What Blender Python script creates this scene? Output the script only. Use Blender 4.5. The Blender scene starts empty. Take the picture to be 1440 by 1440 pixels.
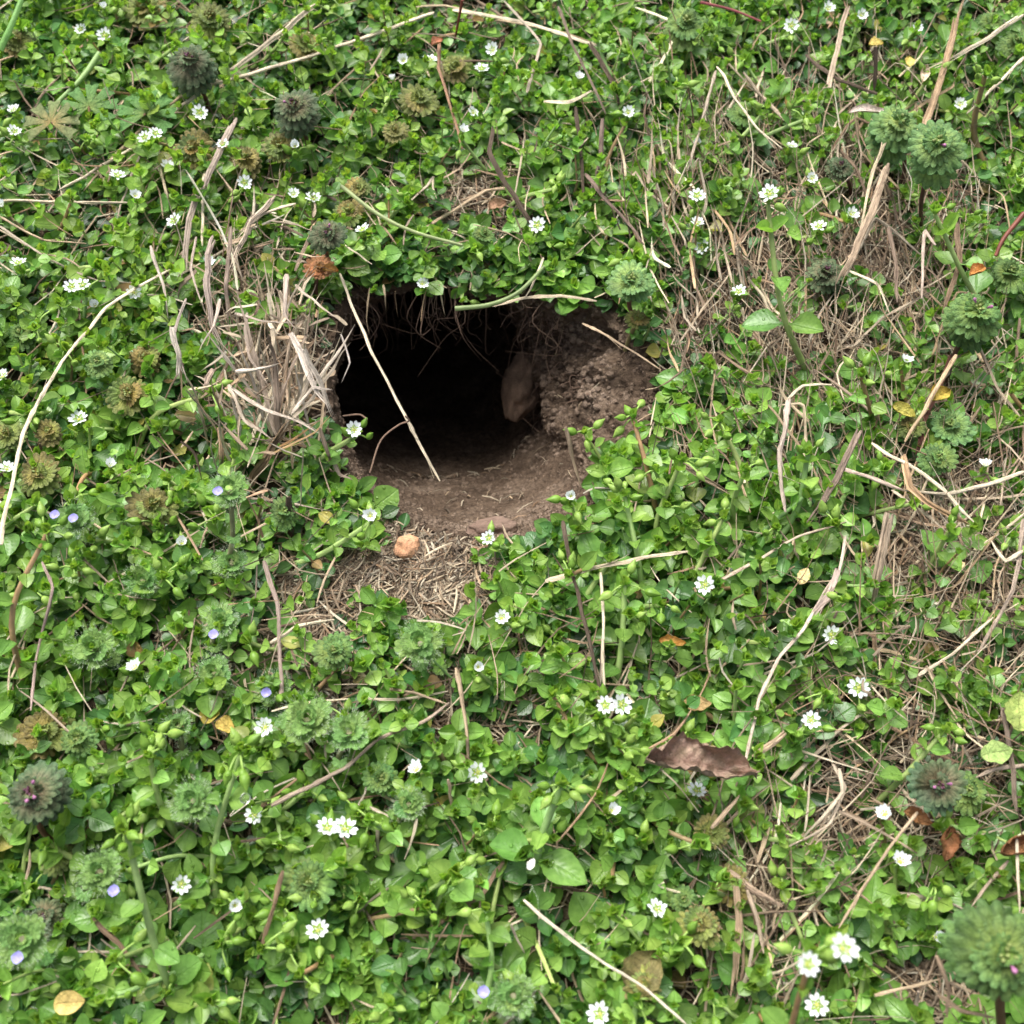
import bpy, math, random
import numpy as np
from mathutils import Vector

R = math.radians
rng = np.random.default_rng(7)
random.seed(7)
scene = bpy.context.scene
C = scene.collection

# ------------------------------------------------------------------ camera
PITCH, FOV, DIST = R(62), R(48), 0.404
cam_pos = np.array([0.0, -math.cos(PITCH) * DIST, math.sin(PITCH) * DIST])
fwd = np.array([0.0, math.cos(PITCH), -math.sin(PITCH)])
rgt = np.array([1.0, 0.0, 0.0])
upv = np.cross(rgt, fwd)
cd = bpy.data.cameras.new('camera')
cd.sensor_width = cd.sensor_height = 36
cd.sensor_fit = 'HORIZONTAL'
cd.lens = 18 / math.tan(FOV / 2)
cd.clip_start, cd.clip_end = 0.01, 50
cd.dof.use_dof = True
cd.dof.focus_distance = DIST * 0.99
cd.dof.aperture_fstop = 18
cam = bpy.data.objects.new('camera', cd)
cam.location = cam_pos
cam.rotation_euler = (math.pi / 2 - PITCH, 0, 0)
C.objects.link(cam)
scene.camera = cam

# ------------------------------------------------------------------ sky, sun, exposure
SUN_EL, SUN_AZ = R(62), R(-25)
world = bpy.data.worlds.new('World')
scene.world = world
world.use_nodes = True
wn = world.node_tree.nodes
sky = wn.new('ShaderNodeTexSky')
sky.sky_type = 'NISHITA'
sky.sun_disc = False
sky.sun_elevation, sky.sun_rotation = SUN_EL, SUN_AZ
sky.dust_density, sky.air_density, sky.ozone_density = 6.0, 0.6, 0.6
bg = wn['Background']
bg.inputs['Strength'].default_value = 0.135
hsv = wn.new('ShaderNodeHueSaturation'); hsv.inputs['Saturation'].default_value = .6      # thin high cloud greys the blue
world.node_tree.links.new(sky.outputs[0], hsv.inputs['Color']); world.node_tree.links.new(hsv.outputs[0], bg.inputs[0])
sd = bpy.data.lights.new('sun', 'SUN')
sd.energy, sd.angle, sd.color = 2.1, R(42), (1, .985, .96)
so = bpy.data.objects.new('sun', sd)
sv = Vector((math.sin(SUN_AZ) * math.cos(SUN_EL), math.cos(SUN_AZ) * math.cos(SUN_EL), math.sin(SUN_EL)))
so.rotation_euler = sv.to_track_quat('Z', 'Y').to_euler()
C.objects.link(so)
scene.view_settings.view_transform = 'Standard'
scene.view_settings.look = 'None'
scene.view_settings.exposure = 1.08
scene.cycles.use_denoising = True
scene.cycles.max_bounces = 7
scene.cycles.diffuse_bounces = 3
scene.cycles.transparent_max_bounces = 6

# ------------------------------------------------------------------ projection
TF = 2 * math.tan(FOV / 2)
def W(px, py, z=0.0):
    """point at height z that the photograph shows at pixel (px, py)"""
    d = fwd + rgt * ((px / 1440 - .5) * TF) + upv * ((.5 - py / 1440) * TF)
    return cam_pos + d * ((z - cam_pos[2]) / d[2])
def P(p):
    v = np.asarray(p) - cam_pos
    w = v @ fwd
    return ((v @ rgt) / w / TF + .5) * 1440, (.5 - (v @ upv) / w / TF) * 1440

def vnoise(p, scale, seed=0, octaves=1, gain=.5):
    p = np.asarray(p, float) * scale
    out = np.zeros(p.shape[:-1]); amp = 1.0; tot = 0
    for o in range(octaves):
        q = p + seed * 17.31 + o * 7.7
        i = np.floor(q).astype(np.int64); f = q - i; f = f * f * (3 - 2 * f)
        r = 0
        for dx in (0, 1):
            for dy in (0, 1):
                for dz in (0, 1):
                    h = ((i[..., 0] + dx) * 73856093) ^ ((i[..., 1] + dy) * 19349663) ^ ((i[..., 2] + dz) * 83492791) ^ (seed * 2654435)
                    h = (h ^ (h >> 13)) * 1274126177 & 0x7fffffff
                    h = (h ^ (h >> 15)) & 0xffff
                    wt = (f[..., 0] if dx else 1 - f[..., 0]) * (f[..., 1] if dy else 1 - f[..., 1]) * (f[..., 2] if dz else 1 - f[..., 2])
                    r = r + wt * (h / 32767.5 - 1)
        out += r * amp; tot += amp; amp *= gain; p = p * 2.03
    return out / tot

def gz(x, y):
    p = np.stack(np.broadcast_arrays(np.asarray(x, float), np.asarray(y, float), 0.0), -1)
    return vnoise(p, 14, 3, 2) * .006 + vnoise(p, 60, 4, 2) * .0012

# ------------------------------------------------------------------ materials
def mat(name):
    m = bpy.data.materials.new(name); m.use_nodes = True
    nt = m.node_tree; return m, nt, nt.nodes['Principled BSDF']
def N(nt, t, **k):
    n = nt.nodes.new(t)
    for a, b in k.items():
        if a.startswith('i_'):
            n.inputs[a[2:].replace('_', ' ')].default_value = b
        else: setattr(n, a, b)
    return n
def L(nt, a, b): nt.links.new(a, b)
def math_(nt, op, a, b=None, c=None):
    n = nt.nodes.new('ShaderNodeMath'); n.operation = op
    for i, v in enumerate((a, b, c)):
        if v is None: continue
        if isinstance(v, (int, float)): n.inputs[i].default_value = v
        else: L(nt, v, n.inputs[i])
    return n.outputs[0]
def ramp(nt, fac, stops):
    n = nt.nodes.new('ShaderNodeValToRGB'); L(nt, fac, n.inputs[0])
    e = n.color_ramp.elements
    while len(e) < len(stops): e.new(.5)
    for k, (p, c) in enumerate(stops):
        e[k].position = p; e[k].color = (c, c, c, 1) if isinstance(c, (int, float)) else (*c, 1)
    return n.outputs[0]
def mixc(nt, kind, fac, a, b):
    n = nt.nodes.new('ShaderNodeMix'); n.data_type = 'RGBA'; n.blend_type = kind
    for s, v in ((n.inputs[0], fac), (n.inputs[6], a), (n.inputs[7], b)):
        if isinstance(v, (int, float)): s.default_value = v
        elif isinstance(v, tuple): s.default_value = (*v, 1)
        else: L(nt, v, s)
    return n.outputs[2]
def noise(nt, co, scale, detail=3, rough=.55):
    n = N(nt, 'ShaderNodeTexNoise'); n.inputs['Scale'].default_value = scale
    n.inputs['Detail'].default_value = detail; n.inputs['Roughness'].default_value = rough
    L(nt, co, n.inputs['Vector']); return n.outputs['Fac']
def bump(nt, h, dist, strength=1):
    n = N(nt, 'ShaderNodeBump'); n.inputs['Distance'].default_value = dist
    n.inputs['Strength'].default_value = strength; L(nt, h, n.inputs['Height']); return n.outputs[0]
def translucent(nt, bs, col, nrm, amount):
    t = N(nt, 'ShaderNodeBsdfTranslucent'); L(nt, col, t.inputs[0])
    if nrm: L(nt, nrm, t.inputs['Normal'])
    mx = N(nt, 'ShaderNodeMixShader'); mx.inputs[0].default_value = amount
    L(nt, bs.outputs[0], mx.inputs[1]); L(nt, t.outputs[0], mx.inputs[2])
    L(nt, mx.outputs[0], nt.nodes['Material Output'].inputs[0])

def leaf_material(name, rough=.33, veins=True, hairy=False, amount=.34, spec=.55, vein=(.17, .31, .08)):
    m, nt, bs = mat(name)
    col = N(nt, 'ShaderNodeAttribute', attribute_name='col').outputs['Color']
    uv = N(nt, 'ShaderNodeUVMap', uv_map='UV').outputs[0]
    co = N(nt, 'ShaderNodeNewGeometry').outputs['Position']
    sx = N(nt, 'ShaderNodeSeparateXYZ'); L(nt, uv, sx.inputs[0])
    mot = noise(nt, co, 420, 3)
    c = mixc(nt, 'MULTIPLY', 1.0, col, ramp(nt, mot, [(.3, (.72, .78, .70)), (.7, (1.22, 1.16, 1.25))]))
    h = math_(nt, 'MULTIPLY', noise(nt, co, 900, 2), .5)
    if veins:
        av = math_(nt, 'ABSOLUTE', math_(nt, 'SUBTRACT', sx.outputs[1], .5))
        mid = ramp(nt, av, [(0, 1), (.045, 0)])
        side = math_(nt, 'SINE', math_(nt, 'MULTIPLY', math_(nt, 'SUBTRACT', sx.outputs[0], math_(nt, 'MULTIPLY', av, .75)), 44))
        sidel = ramp(nt, side, [(.80, 0), (1.0, 1)])
        vn = math_(nt, 'MAXIMUM', mid, math_(nt, 'MULTIPLY', sidel, .45))
        c = mixc(nt, 'MIX', math_(nt, 'MULTIPLY', vn, .22), c, vein)
        h = math_(nt, 'SUBTRACT', math_(nt, 'ADD', h, math_(nt, 'MULTIPLY', side, .07)), math_(nt, 'MULTIPLY', mid, .8))
    if hairy:
        h = math_(nt, 'ADD', h, noise(nt, co, 2600, 2))
        wr = math_(nt, 'ABSOLUTE', math_(nt, 'SUBTRACT', noise(nt, co, 560, 2, .5), .5))      # puckered network between the veins
        wr = ramp(nt, wr, [(0, 0), (.07, 1)])
        h = math_(nt, 'ADD', h, math_(nt, 'MULTIPLY', wr, .6))
        c = mixc(nt, 'MULTIPLY', 1.0, c, ramp(nt, wr, [(0, (.80, .82, .80)), (1, (1.04, 1.04, 1.03))]))
    # rain beads standing on the leaf
    vo = N(nt, 'ShaderNodeTexVoronoi'); vo.inputs['Scale'].default_value = 430; L(nt, co, vo.inputs['Vector'])
    sel = ramp(nt, math_(nt, 'FRACT', math_(nt, 'MULTIPLY', N(nt, 'ShaderNodeSeparateColor').outputs[0], 1)), [(0, 0), (1, 1)])
    sc_ = N(nt, 'ShaderNodeSeparateColor'); L(nt, vo.outputs['Color'], sc_.inputs[0])
    on = math_(nt, 'GREATER_THAN', sc_.outputs[0], .80)
    bead = math_(nt, 'MULTIPLY', on, ramp(nt, vo.outputs['Distance'], [(0, 1), (.20, .85), (.30, 0)]))
    h = math_(nt, 'ADD', h, math_(nt, 'MULTIPLY', bead, 1.6))
    nrm = bump(nt, h, .00022)
    L(nt, nrm, bs.inputs['Normal']); L(nt, c, bs.inputs['Base Color'])
    rg = math_(nt, 'SUBTRACT', rough, math_(nt, 'MULTIPLY', bead, rough - .08))
    L(nt, rg, bs.inputs['Roughness'])
    bs.inputs['Specular IOR Level'].default_value = spec
    translucent(nt, bs, mixc(nt, 'MULTIPLY', 1.0, c, (1.25, 1.45, .6)), nrm, amount)
    return m

M = {}
M['leaf'] = leaf_material('chickweed_leaf')
M['henbit'] = leaf_material('henbit_leaf', rough=.6, veins=False, hairy=True, amount=.18, spec=.3)
M['fuzzy'] = leaf_material('fuzzy_leaf', rough=.65, veins=True, hairy=True, amount=.22, spec=.3)
M['bud'] = leaf_material('bud', rough=.42, veins=False, amount=.35, spec=.4)

m, nt, bs = mat('green_stem')
col = N(nt, 'ShaderNodeAttribute', attribute_name='col').outputs['Color']
co = N(nt, 'ShaderNodeNewGeometry').outputs['Position']
L(nt, mixc(nt, 'MULTIPLY', 1.0, col, ramp(nt, noise(nt, co, 250, 3), [(.3, .75), (.7, 1.2)])), bs.inputs['Base Color'])
L(nt, bump(nt, noise(nt, co, 2500, 2), .0001), bs.inputs['Normal'])
bs.inputs['Roughness'].default_value = .5
bs.inputs['Specular IOR Level'].default_value = .35
M['stem'] = m

def straw_material(name, dark=.45):
    m, nt, bs = mat(name)
    col = N(nt, 'ShaderNodeAttribute', attribute_name='col').outputs['Color']
    uv = N(nt, 'ShaderNodeUVMap', uv_map='UV').outputs[0]
    co = N(nt, 'ShaderNodeNewGeometry').outputs['Position']
    mp = N(nt, 'ShaderNodeMapping'); mp.inputs['Scale'].default_value = (75, 11, 1); L(nt, uv, mp.inputs[0])
    st = noise(nt, mp.outputs[0], 1.6, 4, .65)
    col = mixc(nt, 'MULTIPLY', 1.0, col, (1.20, 1.17, 1.08))
    c = mixc(nt, 'MULTIPLY', 1.0, col, ramp(nt, st, [(.30, (.34, .30, .26)), (.47, (.92, .9, .87)), (.72, (1.4, 1.4, 1.4))]))
    sp = ramp(nt, noise(nt, co, 330, 4, .7), [(.58, 0), (.72, dark)])
    c = mixc(nt, 'MIX', sp, c, (.035, .026, .022))
    L(nt, c, bs.inputs['Base Color'])
    L(nt, bump(nt, st, .0011), bs.inputs['Normal'])
    bs.inputs['Roughness'].default_value = .75
    bs.inputs['Specular IOR Level'].default_value = .2
    return m
M['straw'] = straw_material('dry_grass')
M['chip'] = straw_material('dry_chips', .3)

m, nt, bs = mat('soil')
co = N(nt, 'ShaderNodeNewGeometry').outputs['Position']
n1 = noise(nt, co, 45, 5, .65); n2 = noise(nt, co, 420, 4, .7); n3 = noise(nt, co, 1700, 3, .7)
c = ramp(nt, n1, [(.30, (.066, .045, .030)), (.50, (.125, .088, .060)), (.72, (.215, .160, .115))])
c = mixc(nt, 'MULTIPLY', 1.0, c, ramp(nt, n2, [(.28, (.45, .42, .40)), (.55, (1, 1, 1)), (.78, (1.45, 1.42, 1.38))]))
c = mixc(nt, 'MIX', ramp(nt, n3, [(.66, 0), (.72, .5)]), c, (.34, .24, .17))
L(nt, c, bs.inputs['Base Color'])
vo = N(nt, 'ShaderNodeTexVoronoi'); vo.inputs['Scale'].default_value = 520; L(nt, co, vo.inputs['Vector'])
hh = math_(nt, 'ADD', math_(nt, 'MULTIPLY', n2, 1.6), math_(nt, 'ADD', math_(nt, 'MULTIPLY', n3, .5), math_(nt, 'MULTIPLY', vo.outputs['Distance'], -.6)))
L(nt, bump(nt, hh, .0016), bs.inputs['Normal'])
bs.inputs['Roughness'].default_value = .95; bs.inputs['Specular IOR Level'].default_value = .15
M['soil'] = m
md = m.copy(); md.name = 'dry_soil'
for nd in md.node_tree.nodes:
    if nd.type == 'VALTORGB' and abs(nd.color_ramp.elements[0].position - .30) < .001 and len(nd.color_ramp.elements) == 3 and nd.color_ramp.elements[0].color[0] < .1:
        for e, cc in zip(nd.color_ramp.elements, ((.12, .085, .060), (.21, .155, .112), (.32, .245, .185))): e.color = (*cc, 1)
M['dry_soil'] = md

def stone_material(name, c1, c2, sc):
    m, nt, bs = mat(name)
    co = N(nt, 'ShaderNodeNewGeometry').outputs['Position']
    c = ramp(nt, noise(nt, co, sc, 5, .65), [(.3, c1), (.7, c2)])
    c = mixc(nt, 'MULTIPLY', 1.0, c, ramp(nt, noise(nt, co, sc * 9, 4, .7), [(.3, .7), (.6, 1.1)]))
    L(nt, c, bs.inputs['Base Color'])
    L(nt, bump(nt, noise(nt, co, sc * 10, 4, .7), .0006), bs.inputs['Normal'])
    bs.inputs['Roughness'].default_value = .85
    return m
M['orange_stone'] = stone_material('orange_sandstone', (.42, .20, .10), (.62, .36, .20), 130)
M['dull_stone'] = stone_material('dull_stone', (.13, .08, .055), (.22, .15, .11), 110)
M['brown_stone'] = stone_material('brown_stone', (.12, .078, .05), (.24, .155, .10), 150)

m, nt, bs = mat('white_petal')
co = N(nt, 'ShaderNodeNewGeometry').outputs['Position']
bs.inputs['Base Color'].default_value = (.80, .84, .84, 1); bs.inputs['Roughness'].default_value = .55
L(nt, bump(nt, noise(nt, co, 1800, 2), .0001), bs.inputs['Normal'])
rgb = N(nt, 'ShaderNodeRGB'); rgb.outputs[0].default_value = (.8, .85, .78, 1)
translucent(nt, bs, rgb.outputs[0], None, .3); M['petal'] = m

def plain(name, col, rough=.6, amount=0):
    m, nt, bs = mat(name)
    co = N(nt, 'ShaderNodeNewGeometry').outputs['Position']
    c = mixc(nt, 'MULTIPLY', 1.0, col, ramp(nt, noise(nt, co, 900, 3), [(.3, .7), (.7, 1.25)]))
    L(nt, c, bs.inputs['Base Color']); bs.inputs['Roughness'].default_value = rough
    if amount: translucent(nt, bs, c, None, amount)
    return m
M['yellow'] = plain('flower_centre', (.42, .47, .10))
M['calyx_green'] = plain('green_calyx', (.20, .25, .07), .6, .1)
M['purple'] = plain('purple_floret', (.38, .15, .29), .5, .2)
M['dark_purple'] = plain('dark_calyx', (.075, .022, .04), .6)
M['lilac'] = plain('lilac_petal', (.40, .38, .78), .5, .3)
M['hair'] = plain('pale_hair', (.55, .66, .45), .6, .4)
M['dead_leaf'] = leaf_material('dead_leaf', rough=.6, amount=.05, spec=.25, hairy=True, vein=(.10, .06, .03))
M['root'] = plain('fine_root', (.17, .11, .075), .9)

# ------------------------------------------------------------------ mesh collecting
class MB:
    def __init__(s): s.v = []; s.f = []; s.uv = []; s.c = []; s.n = 0; s.inst = {}
    def add(s, v, f, uv=None, col=(1, 1, 1)):
        v = np.asarray(v, float); k = len(v)
        s.v.append(v); s.f.append(np.asarray(f, np.int64) + s.n)
        s.uv.append(np.zeros((k, 2)) if uv is None else uv)
        c = np.asarray(col, float)
        s.c.append(np.broadcast_to(c, (k, 3)) if c.ndim == 1 else c); s.n += k
    def leaf(s, key, pos, d, up, size, col, width=1.0):
        s.inst.setdefault(key, []).append((*pos, *d, *up, size, *col, width))
    def flush(s):
        for key, rows in s.inst.items():
            v, f, uv, tint = TPL[key]
            a = np.array(rows); m = len(a)
            d = a[:, 3:6]; d /= np.linalg.norm(d, axis=1, keepdims=True)
            u = a[:, 6:9]; y = np.cross(u, d); y /= np.linalg.norm(y, axis=1, keepdims=True) + 1e-9
            z = np.cross(d, y)
            sz = a[:, 9][:, None, None]
            V = (v[None, :, 0:1] * d[:, None] + v[None, :, 1:2] * y[:, None] * a[:, 13][:, None, None] + v[None, :, 2:3] * z[:, None]) * sz + a[:, None, 0:3]
            k = len(v)
            F = (f[None] + (np.arange(m) * k)[:, None, None]).reshape(-1, 4)
            col = (a[:, None, 10:13] * tint[None]).reshape(-1, 3)
            s.add(V.reshape(-1, 3), F, np.tile(uv, (m, 1)), col)
        s.inst = {}
    def mesh(s, name, base=(0, 0, 0), smooth=True):
        s.flush()
        me = bpy.data.meshes.new(name)
        if not s.v: return me
        v = np.concatenate(s.v) - np.asarray(base); f = np.concatenate(s.f); uv = np.concatenate(s.uv); c = np.concatenate(s.c)
        me.vertices.add(len(v)); me.vertices.foreach_set('co', v.astype(np.float32).ravel())
        me.loops.add(f.size); me.loops.foreach_set('vertex_index', f.astype(np.int32).ravel())
        me.polygons.add(len(f)); me.polygons.foreach_set('loop_start', np.arange(0, f.size, 4, dtype=np.int32))
        me.polygons.foreach_set('loop_total', np.full(len(f), 4, np.int32))
        me.update(calc_edges=True)
        me.polygons.foreach_set('use_smooth', np.full(len(f), smooth, bool))
        ul = me.uv_layers.new(name='UV'); ul.data.foreach_set('uv', uv[f.ravel()].astype(np.float32).ravel())
        ca = me.color_attributes.new('col', 'FLOAT_COLOR', 'POINT')
        ca.data.foreach_set('color', np.concatenate([c, np.ones((len(c), 1))], 1).astype(np.float32).ravel())
        me.update()
        return me
    def build(s, name, material, parent=None, base=(0, 0, 0)):
        o = bpy.data.objects.new(name, s.mesh(name, base)); o.data.materials.append(material)
        C.objects.link(o)
        if parent: o.parent = parent
        else: o.location = base
        return o

def tag(o, label=None, cat=None, group=None, kind=None):
    for k, v in (('label', label), ('category', cat), ('group', group), ('kind', kind)):
        if v: o[k] = v
    return o
def empty(name, loc, label, cat, group=None):
    o = bpy.data.objects.new(name, None); C.objects.link(o); o.location = loc
    o.empty_display_size = .005
    return tag(o, label, cat, group)

def grid_faces(nu, nv):
    i, j = np.meshgrid(np.arange(nu - 1), np.arange(nv - 1), indexing='ij')
    a = i * nv + j
    return np.stack([a, a + nv, a + nv + 1, a + 1], -1).reshape(-1, 4)

def spline(pts, n):
    """Catmull-Rom through pts, n samples"""
    p = np.asarray(pts, float)
    if len(p) == 2: return p[0] + (p[1] - p[0]) * np.linspace(0, 1, n)[:, None]
    q = np.vstack([2 * p[0] - p[1], p, 2 * p[-1] - p[-2]])
    t = np.linspace(0, len(p) - 1 - 1e-9, n); i = t.astype(int); f = (t - i)[:, None]
    a, b, c, d = q[i], q[i + 1], q[i + 2], q[i + 3]
    return .5 * (2 * b + (c - a) * f + (2 * a - 5 * b + 4 * c - d) * f * f + (3 * b - a - 3 * c + d) * f ** 3)

def tube(mb, pts, rad, col, sides=6, flat=1.0, twist=0.0, cup=0.0, rough=0.0):
    pts = np.asarray(pts, float); n = len(pts)
    rad = np.broadcast_to(rad, (n,)).astype(float)
    t = np.gradient(pts, axis=0); t /= np.linalg.norm(t, axis=1, keepdims=True) + 1e-12
    ref = np.array([0, 0, 1.0]) if abs(t[0, 2]) < .9 else np.array([1.0, 0, 0])
    a = np.cross(t, ref); a /= np.linalg.norm(a, axis=1, keepdims=True) + 1e-9
    b = np.cross(a, t)
    th = np.linspace(0, 2 * np.pi, sides + 1)
    tw = np.linspace(0, twist, n)[:, None]
    ca, sa = np.cos(th)[None], np.sin(th)[None]
    x = ca; y = sa * flat + cup * (ca ** 2 - .5)
    X = x * np.cos(tw) - y * np.sin(tw); Y = x * np.sin(tw) + y * np.cos(tw)
    rr = rad[:, None] * np.ones(sides + 1)
    if rough:
        k = rng.normal(0, rough * 1.3, (1, sides)) + rng.normal(0, rough * .45, (n, sides)); rr[:, :-1] *= np.clip(1 + k, .4, 1.7); rr[:, -1] = rr[:, 0]
    V = pts[:, None] + (X * rr)[..., None] * a[:, None] + (Y * rr)[..., None] * b[:, None]
    ln = np.concatenate([[0], np.cumsum(np.linalg.norm(np.diff(pts, axis=0), axis=1))])
    uv = np.stack([np.broadcast_to(ln[:, None] * 1.0 + rng.random() * 3, (n, sides + 1)), np.broadcast_to(th[None] / 6.28 + rng.random(), (n, sides + 1))], -1)
    c = np.asarray(col, float)
    if c.ndim == 2: c = np.repeat(c, sides + 1, 0)
    mb.add(V.reshape(-1, 3), grid_faces(n, sides + 1), uv.reshape(-1, 2), c)
    # closed ends
    for e, idx in ((0, 0), (n - 1, n - 1)):
        ring = V[idx, :sides]; cen = ring.mean(0)
        vv = np.vstack([ring, cen]); k = sides
        ff = [[i, (i + 1) % k, k, k] for i in range(k)]
        ff = [[i, (i + 1) % k, (i + 2) % k, k] for i in range(0, k - 1, 2)]
        mb.add(vv, ff, np.tile(uv[idx, :1], (k + 1, 1)), c if c.ndim == 1 else c[idx * (sides + 1)])

# ------------------------------------------------------------------ leaf templates: (verts, faces, uv, tint)
TPL = {}
def reg(key, V, nu, nv, uv, tint=None):
    TPL[key] = (V.reshape(-1, 3), grid_faces(nu, nv), uv.reshape(-1, 2), np.ones((nu * nv, 3)) if tint is None else tint.reshape(-1, 3))
def ovate(key, width, cup, droop, fold, nu=8, nv=5, pet=.14, pw=.05, wav=.0, seed=0, sharp=.8, tip=.85, tw=0):
    r = np.random.default_rng(seed)
    u = np.linspace(0, 1, nu)[:, None]; v = np.linspace(-1, 1, nv)[None]
    s = np.clip((u - pet) / (1 - pet), 0, 1)
    w = np.where(u < pet, pw, pw + width / 2 * np.sin(np.pi * s ** sharp) ** tip) + 0 * v
    w = np.where(s >= 1, .004, w)
    x = u + 0 * v; y = v * w
    x = x - .03 * v * v * s * (1 - s)
    z = cup * (v ** 2) * w + fold * abs(v) * w - droop * u ** 2 + .03 * np.sin(u * 9 + r.random() * 6) * wav * 10 * v * w
    z = z + r.normal(0, .006, z.shape) * (s > .05)
    y = y + r.normal(0, .012) * u ** 2 + 0.0
    y2 = y * np.cos(tw * u) - z * np.sin(tw * u); z = y * np.sin(tw * u) + z * np.cos(tw * u)
    V = np.stack([x, y2, z], -1)
    uv = np.stack([s + 0 * v, v * .5 + .5 + 0 * u], -1)
    e = .88 + .12 * (1 - abs(v)) + .0 * u
    tint = np.repeat((e + .05 * u)[..., None], 3, -1)
    reg(key, V, nu, nv, uv, tint)
LEAF, BROAD, SMALL = [], [], []
for k in range(9):
    r = np.random.default_rng(50 + k)
    ovate(f'l{k}', r.uniform(.52, .68), r.uniform(.15, .6), r.uniform(-.12, .22), r.uniform(0, .3), wav=r.uniform(0, .4), seed=k, pet=r.uniform(.08, .2), tw=r.uniform(-.3, .3)); LEAF.append(f'l{k}')
for k in range(8):
    r = np.random.default_rng(80 + k)
    ovate(f'b{k}', r.uniform(.70, .86), r.uniform(.1, .5), r.uniform(-.1, .25), r.uniform(0, .2), wav=r.uniform(0, .5), seed=20 + k, pet=r.uniform(.2, .34), pw=.035, sharp=.72, tip=.7, tw=r.uniform(-.3, .3)); BROAD.append(f'b{k}')
for k in range(5):
    r = np.random.default_rng(95 + k)
    ovate(f's{k}', r.uniform(.42, .55), r.uniform(.6, 1.1), r.uniform(-.3, .0), r.uniform(.2, .5), seed=40 + k, nu=6, pet=.05, tw=r.uniform(-.2, .2)); SMALL.append(f's{k}')
# a flat quad-cheap leaf for the lowest layer
ovate('low', .66, .3, .1, .2, nu=5, nv=3, pet=.1, seed=9)

def scallop(key, lobes, depth, span, pleat, nu=6, seed=0, rim=(1, 1, 1), cen=(1, 1, 1), cup=.15, wr=.035, hole=.1):
    """round toothed leaf fanning out from its stalk end; x is the leaf axis"""
    r = np.random.default_rng(seed); nv = lobes * 4 + 1
    th = np.linspace(-span / 2, span / 2, nv)[None]; u = np.linspace(0, 1, nu)[:, None]
    ph = np.linspace(0, lobes, nv)[None]
    lob = np.abs(np.sin(np.pi * ph)) ** .6
    rr = (1 - depth + depth * lob) * (1 - .12 * (th / span * 2) ** 2)
    rad = hole + (rr - hole) * u
    x = rad * np.cos(th); y = rad * np.sin(th)
    z = pleat * (lob - .5) * u ** 1.6 + .02 * np.sin(np.pi * 2 * ph * 2 + u * 9) * u + cup * rad ** 2 * (1 if cup > 0 else 1) + r.normal(0, wr, (nu, nv)) * u
    z = z + .09 * np.sin(th * 2 + r.random() * 6) * u + .05 * np.sin(th * 5 + u * 7 + r.random() * 6) * u
    rad = rad * (1 + .07 * np.sin(th * 1.7 + r.random() * 6)); x = rad * np.cos(th); y = rad * np.sin(th)
    V = np.stack([x, y, z], -1)
    uv = np.stack([u + 0 * th, ph / lobes + 0 * u], -1)
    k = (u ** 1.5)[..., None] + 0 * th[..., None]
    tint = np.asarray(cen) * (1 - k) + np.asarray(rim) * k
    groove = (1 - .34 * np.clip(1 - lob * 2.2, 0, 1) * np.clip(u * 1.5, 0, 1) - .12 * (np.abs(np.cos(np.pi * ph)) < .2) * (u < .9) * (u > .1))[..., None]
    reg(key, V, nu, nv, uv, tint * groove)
for k in range(5):
    scallop(f'hg{k}', 9 + k % 2, .16, 3.5, .07, seed=k, cen=(1.9, 1.5, 1.0), rim=(.95, 1, .95), cup=-.22)
    scallop(f'hy{k}', 9 + k % 2, .17, 3.5, .075, seed=k + 9, cen=(1.9, 1.5, .9), rim=(1.12, .88, .85), cup=-.12)
    scallop(f'hp{k}', 9 + k % 2, .18, 3.5, .08, seed=k + 19, cen=(1.7, .9, 1.1), rim=(.9, 1, .95), cup=-.3)
    scallop(f'sw{k}', 7, .16, 4.3, .06, seed=k + 29, cen=(1.1, 1.1, 1), rim=(1, 1, 1), cup=.15, wr=.012, hole=.04)
# deeply lobed geranium leaf
def geranium(key, seed):
    r = np.random.default_rng(seed); lobes = 7; nv = lobes * 6 + 1; nu = 6
    th = np.linspace(-2.5, 2.5, nv)[None]; u = np.linspace(0, 1, nu)[:, None]; ph = np.linspace(0, lobes, nv)[None]
    f = ph % 1
    tri = np.minimum(1, 1.9 * np.abs(np.sin(np.pi * ph)) ** .8) - .12 * (np.abs(f - .5) < .04)
    rr = .30 + .70 * tri; rad = .04 + (rr - .04) * u
    z = .05 * u * tri + r.normal(0, .012, (nu, nv)) * u - .1 * rad ** 2
    V = np.stack([rad * np.cos(th), rad * np.sin(th), z], -1)
    k = (u)[..., None] + 0 * th[..., None]
    reg(key, V, nu, nv, np.stack([u + 0 * th, ph / lobes + 0 * u], -1), np.array([1.9, 1.1, 1]) * (1 - k) ** 2 + (1 - (1 - k) ** 2))
for k in range(3): geranium(f'ge{k}', k)
# petal: narrow, blunt, slightly cupped
ovate('petal', .29, .3, -.10, .0, nu=7, nv=3, pet=.0, pw=.05, seed=3, sharp=1.9, tip=.5)
ovate('sepal', .36, .5, -.25, .3, nu=5, nv=3, pet=0, pw=.06, seed=4)
ovate('vpetal', .95, .3, -.15, .0, nu=5, nv=5, pet=0, pw=.1, seed=5, sharp=1.2, tip=.6)

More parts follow.
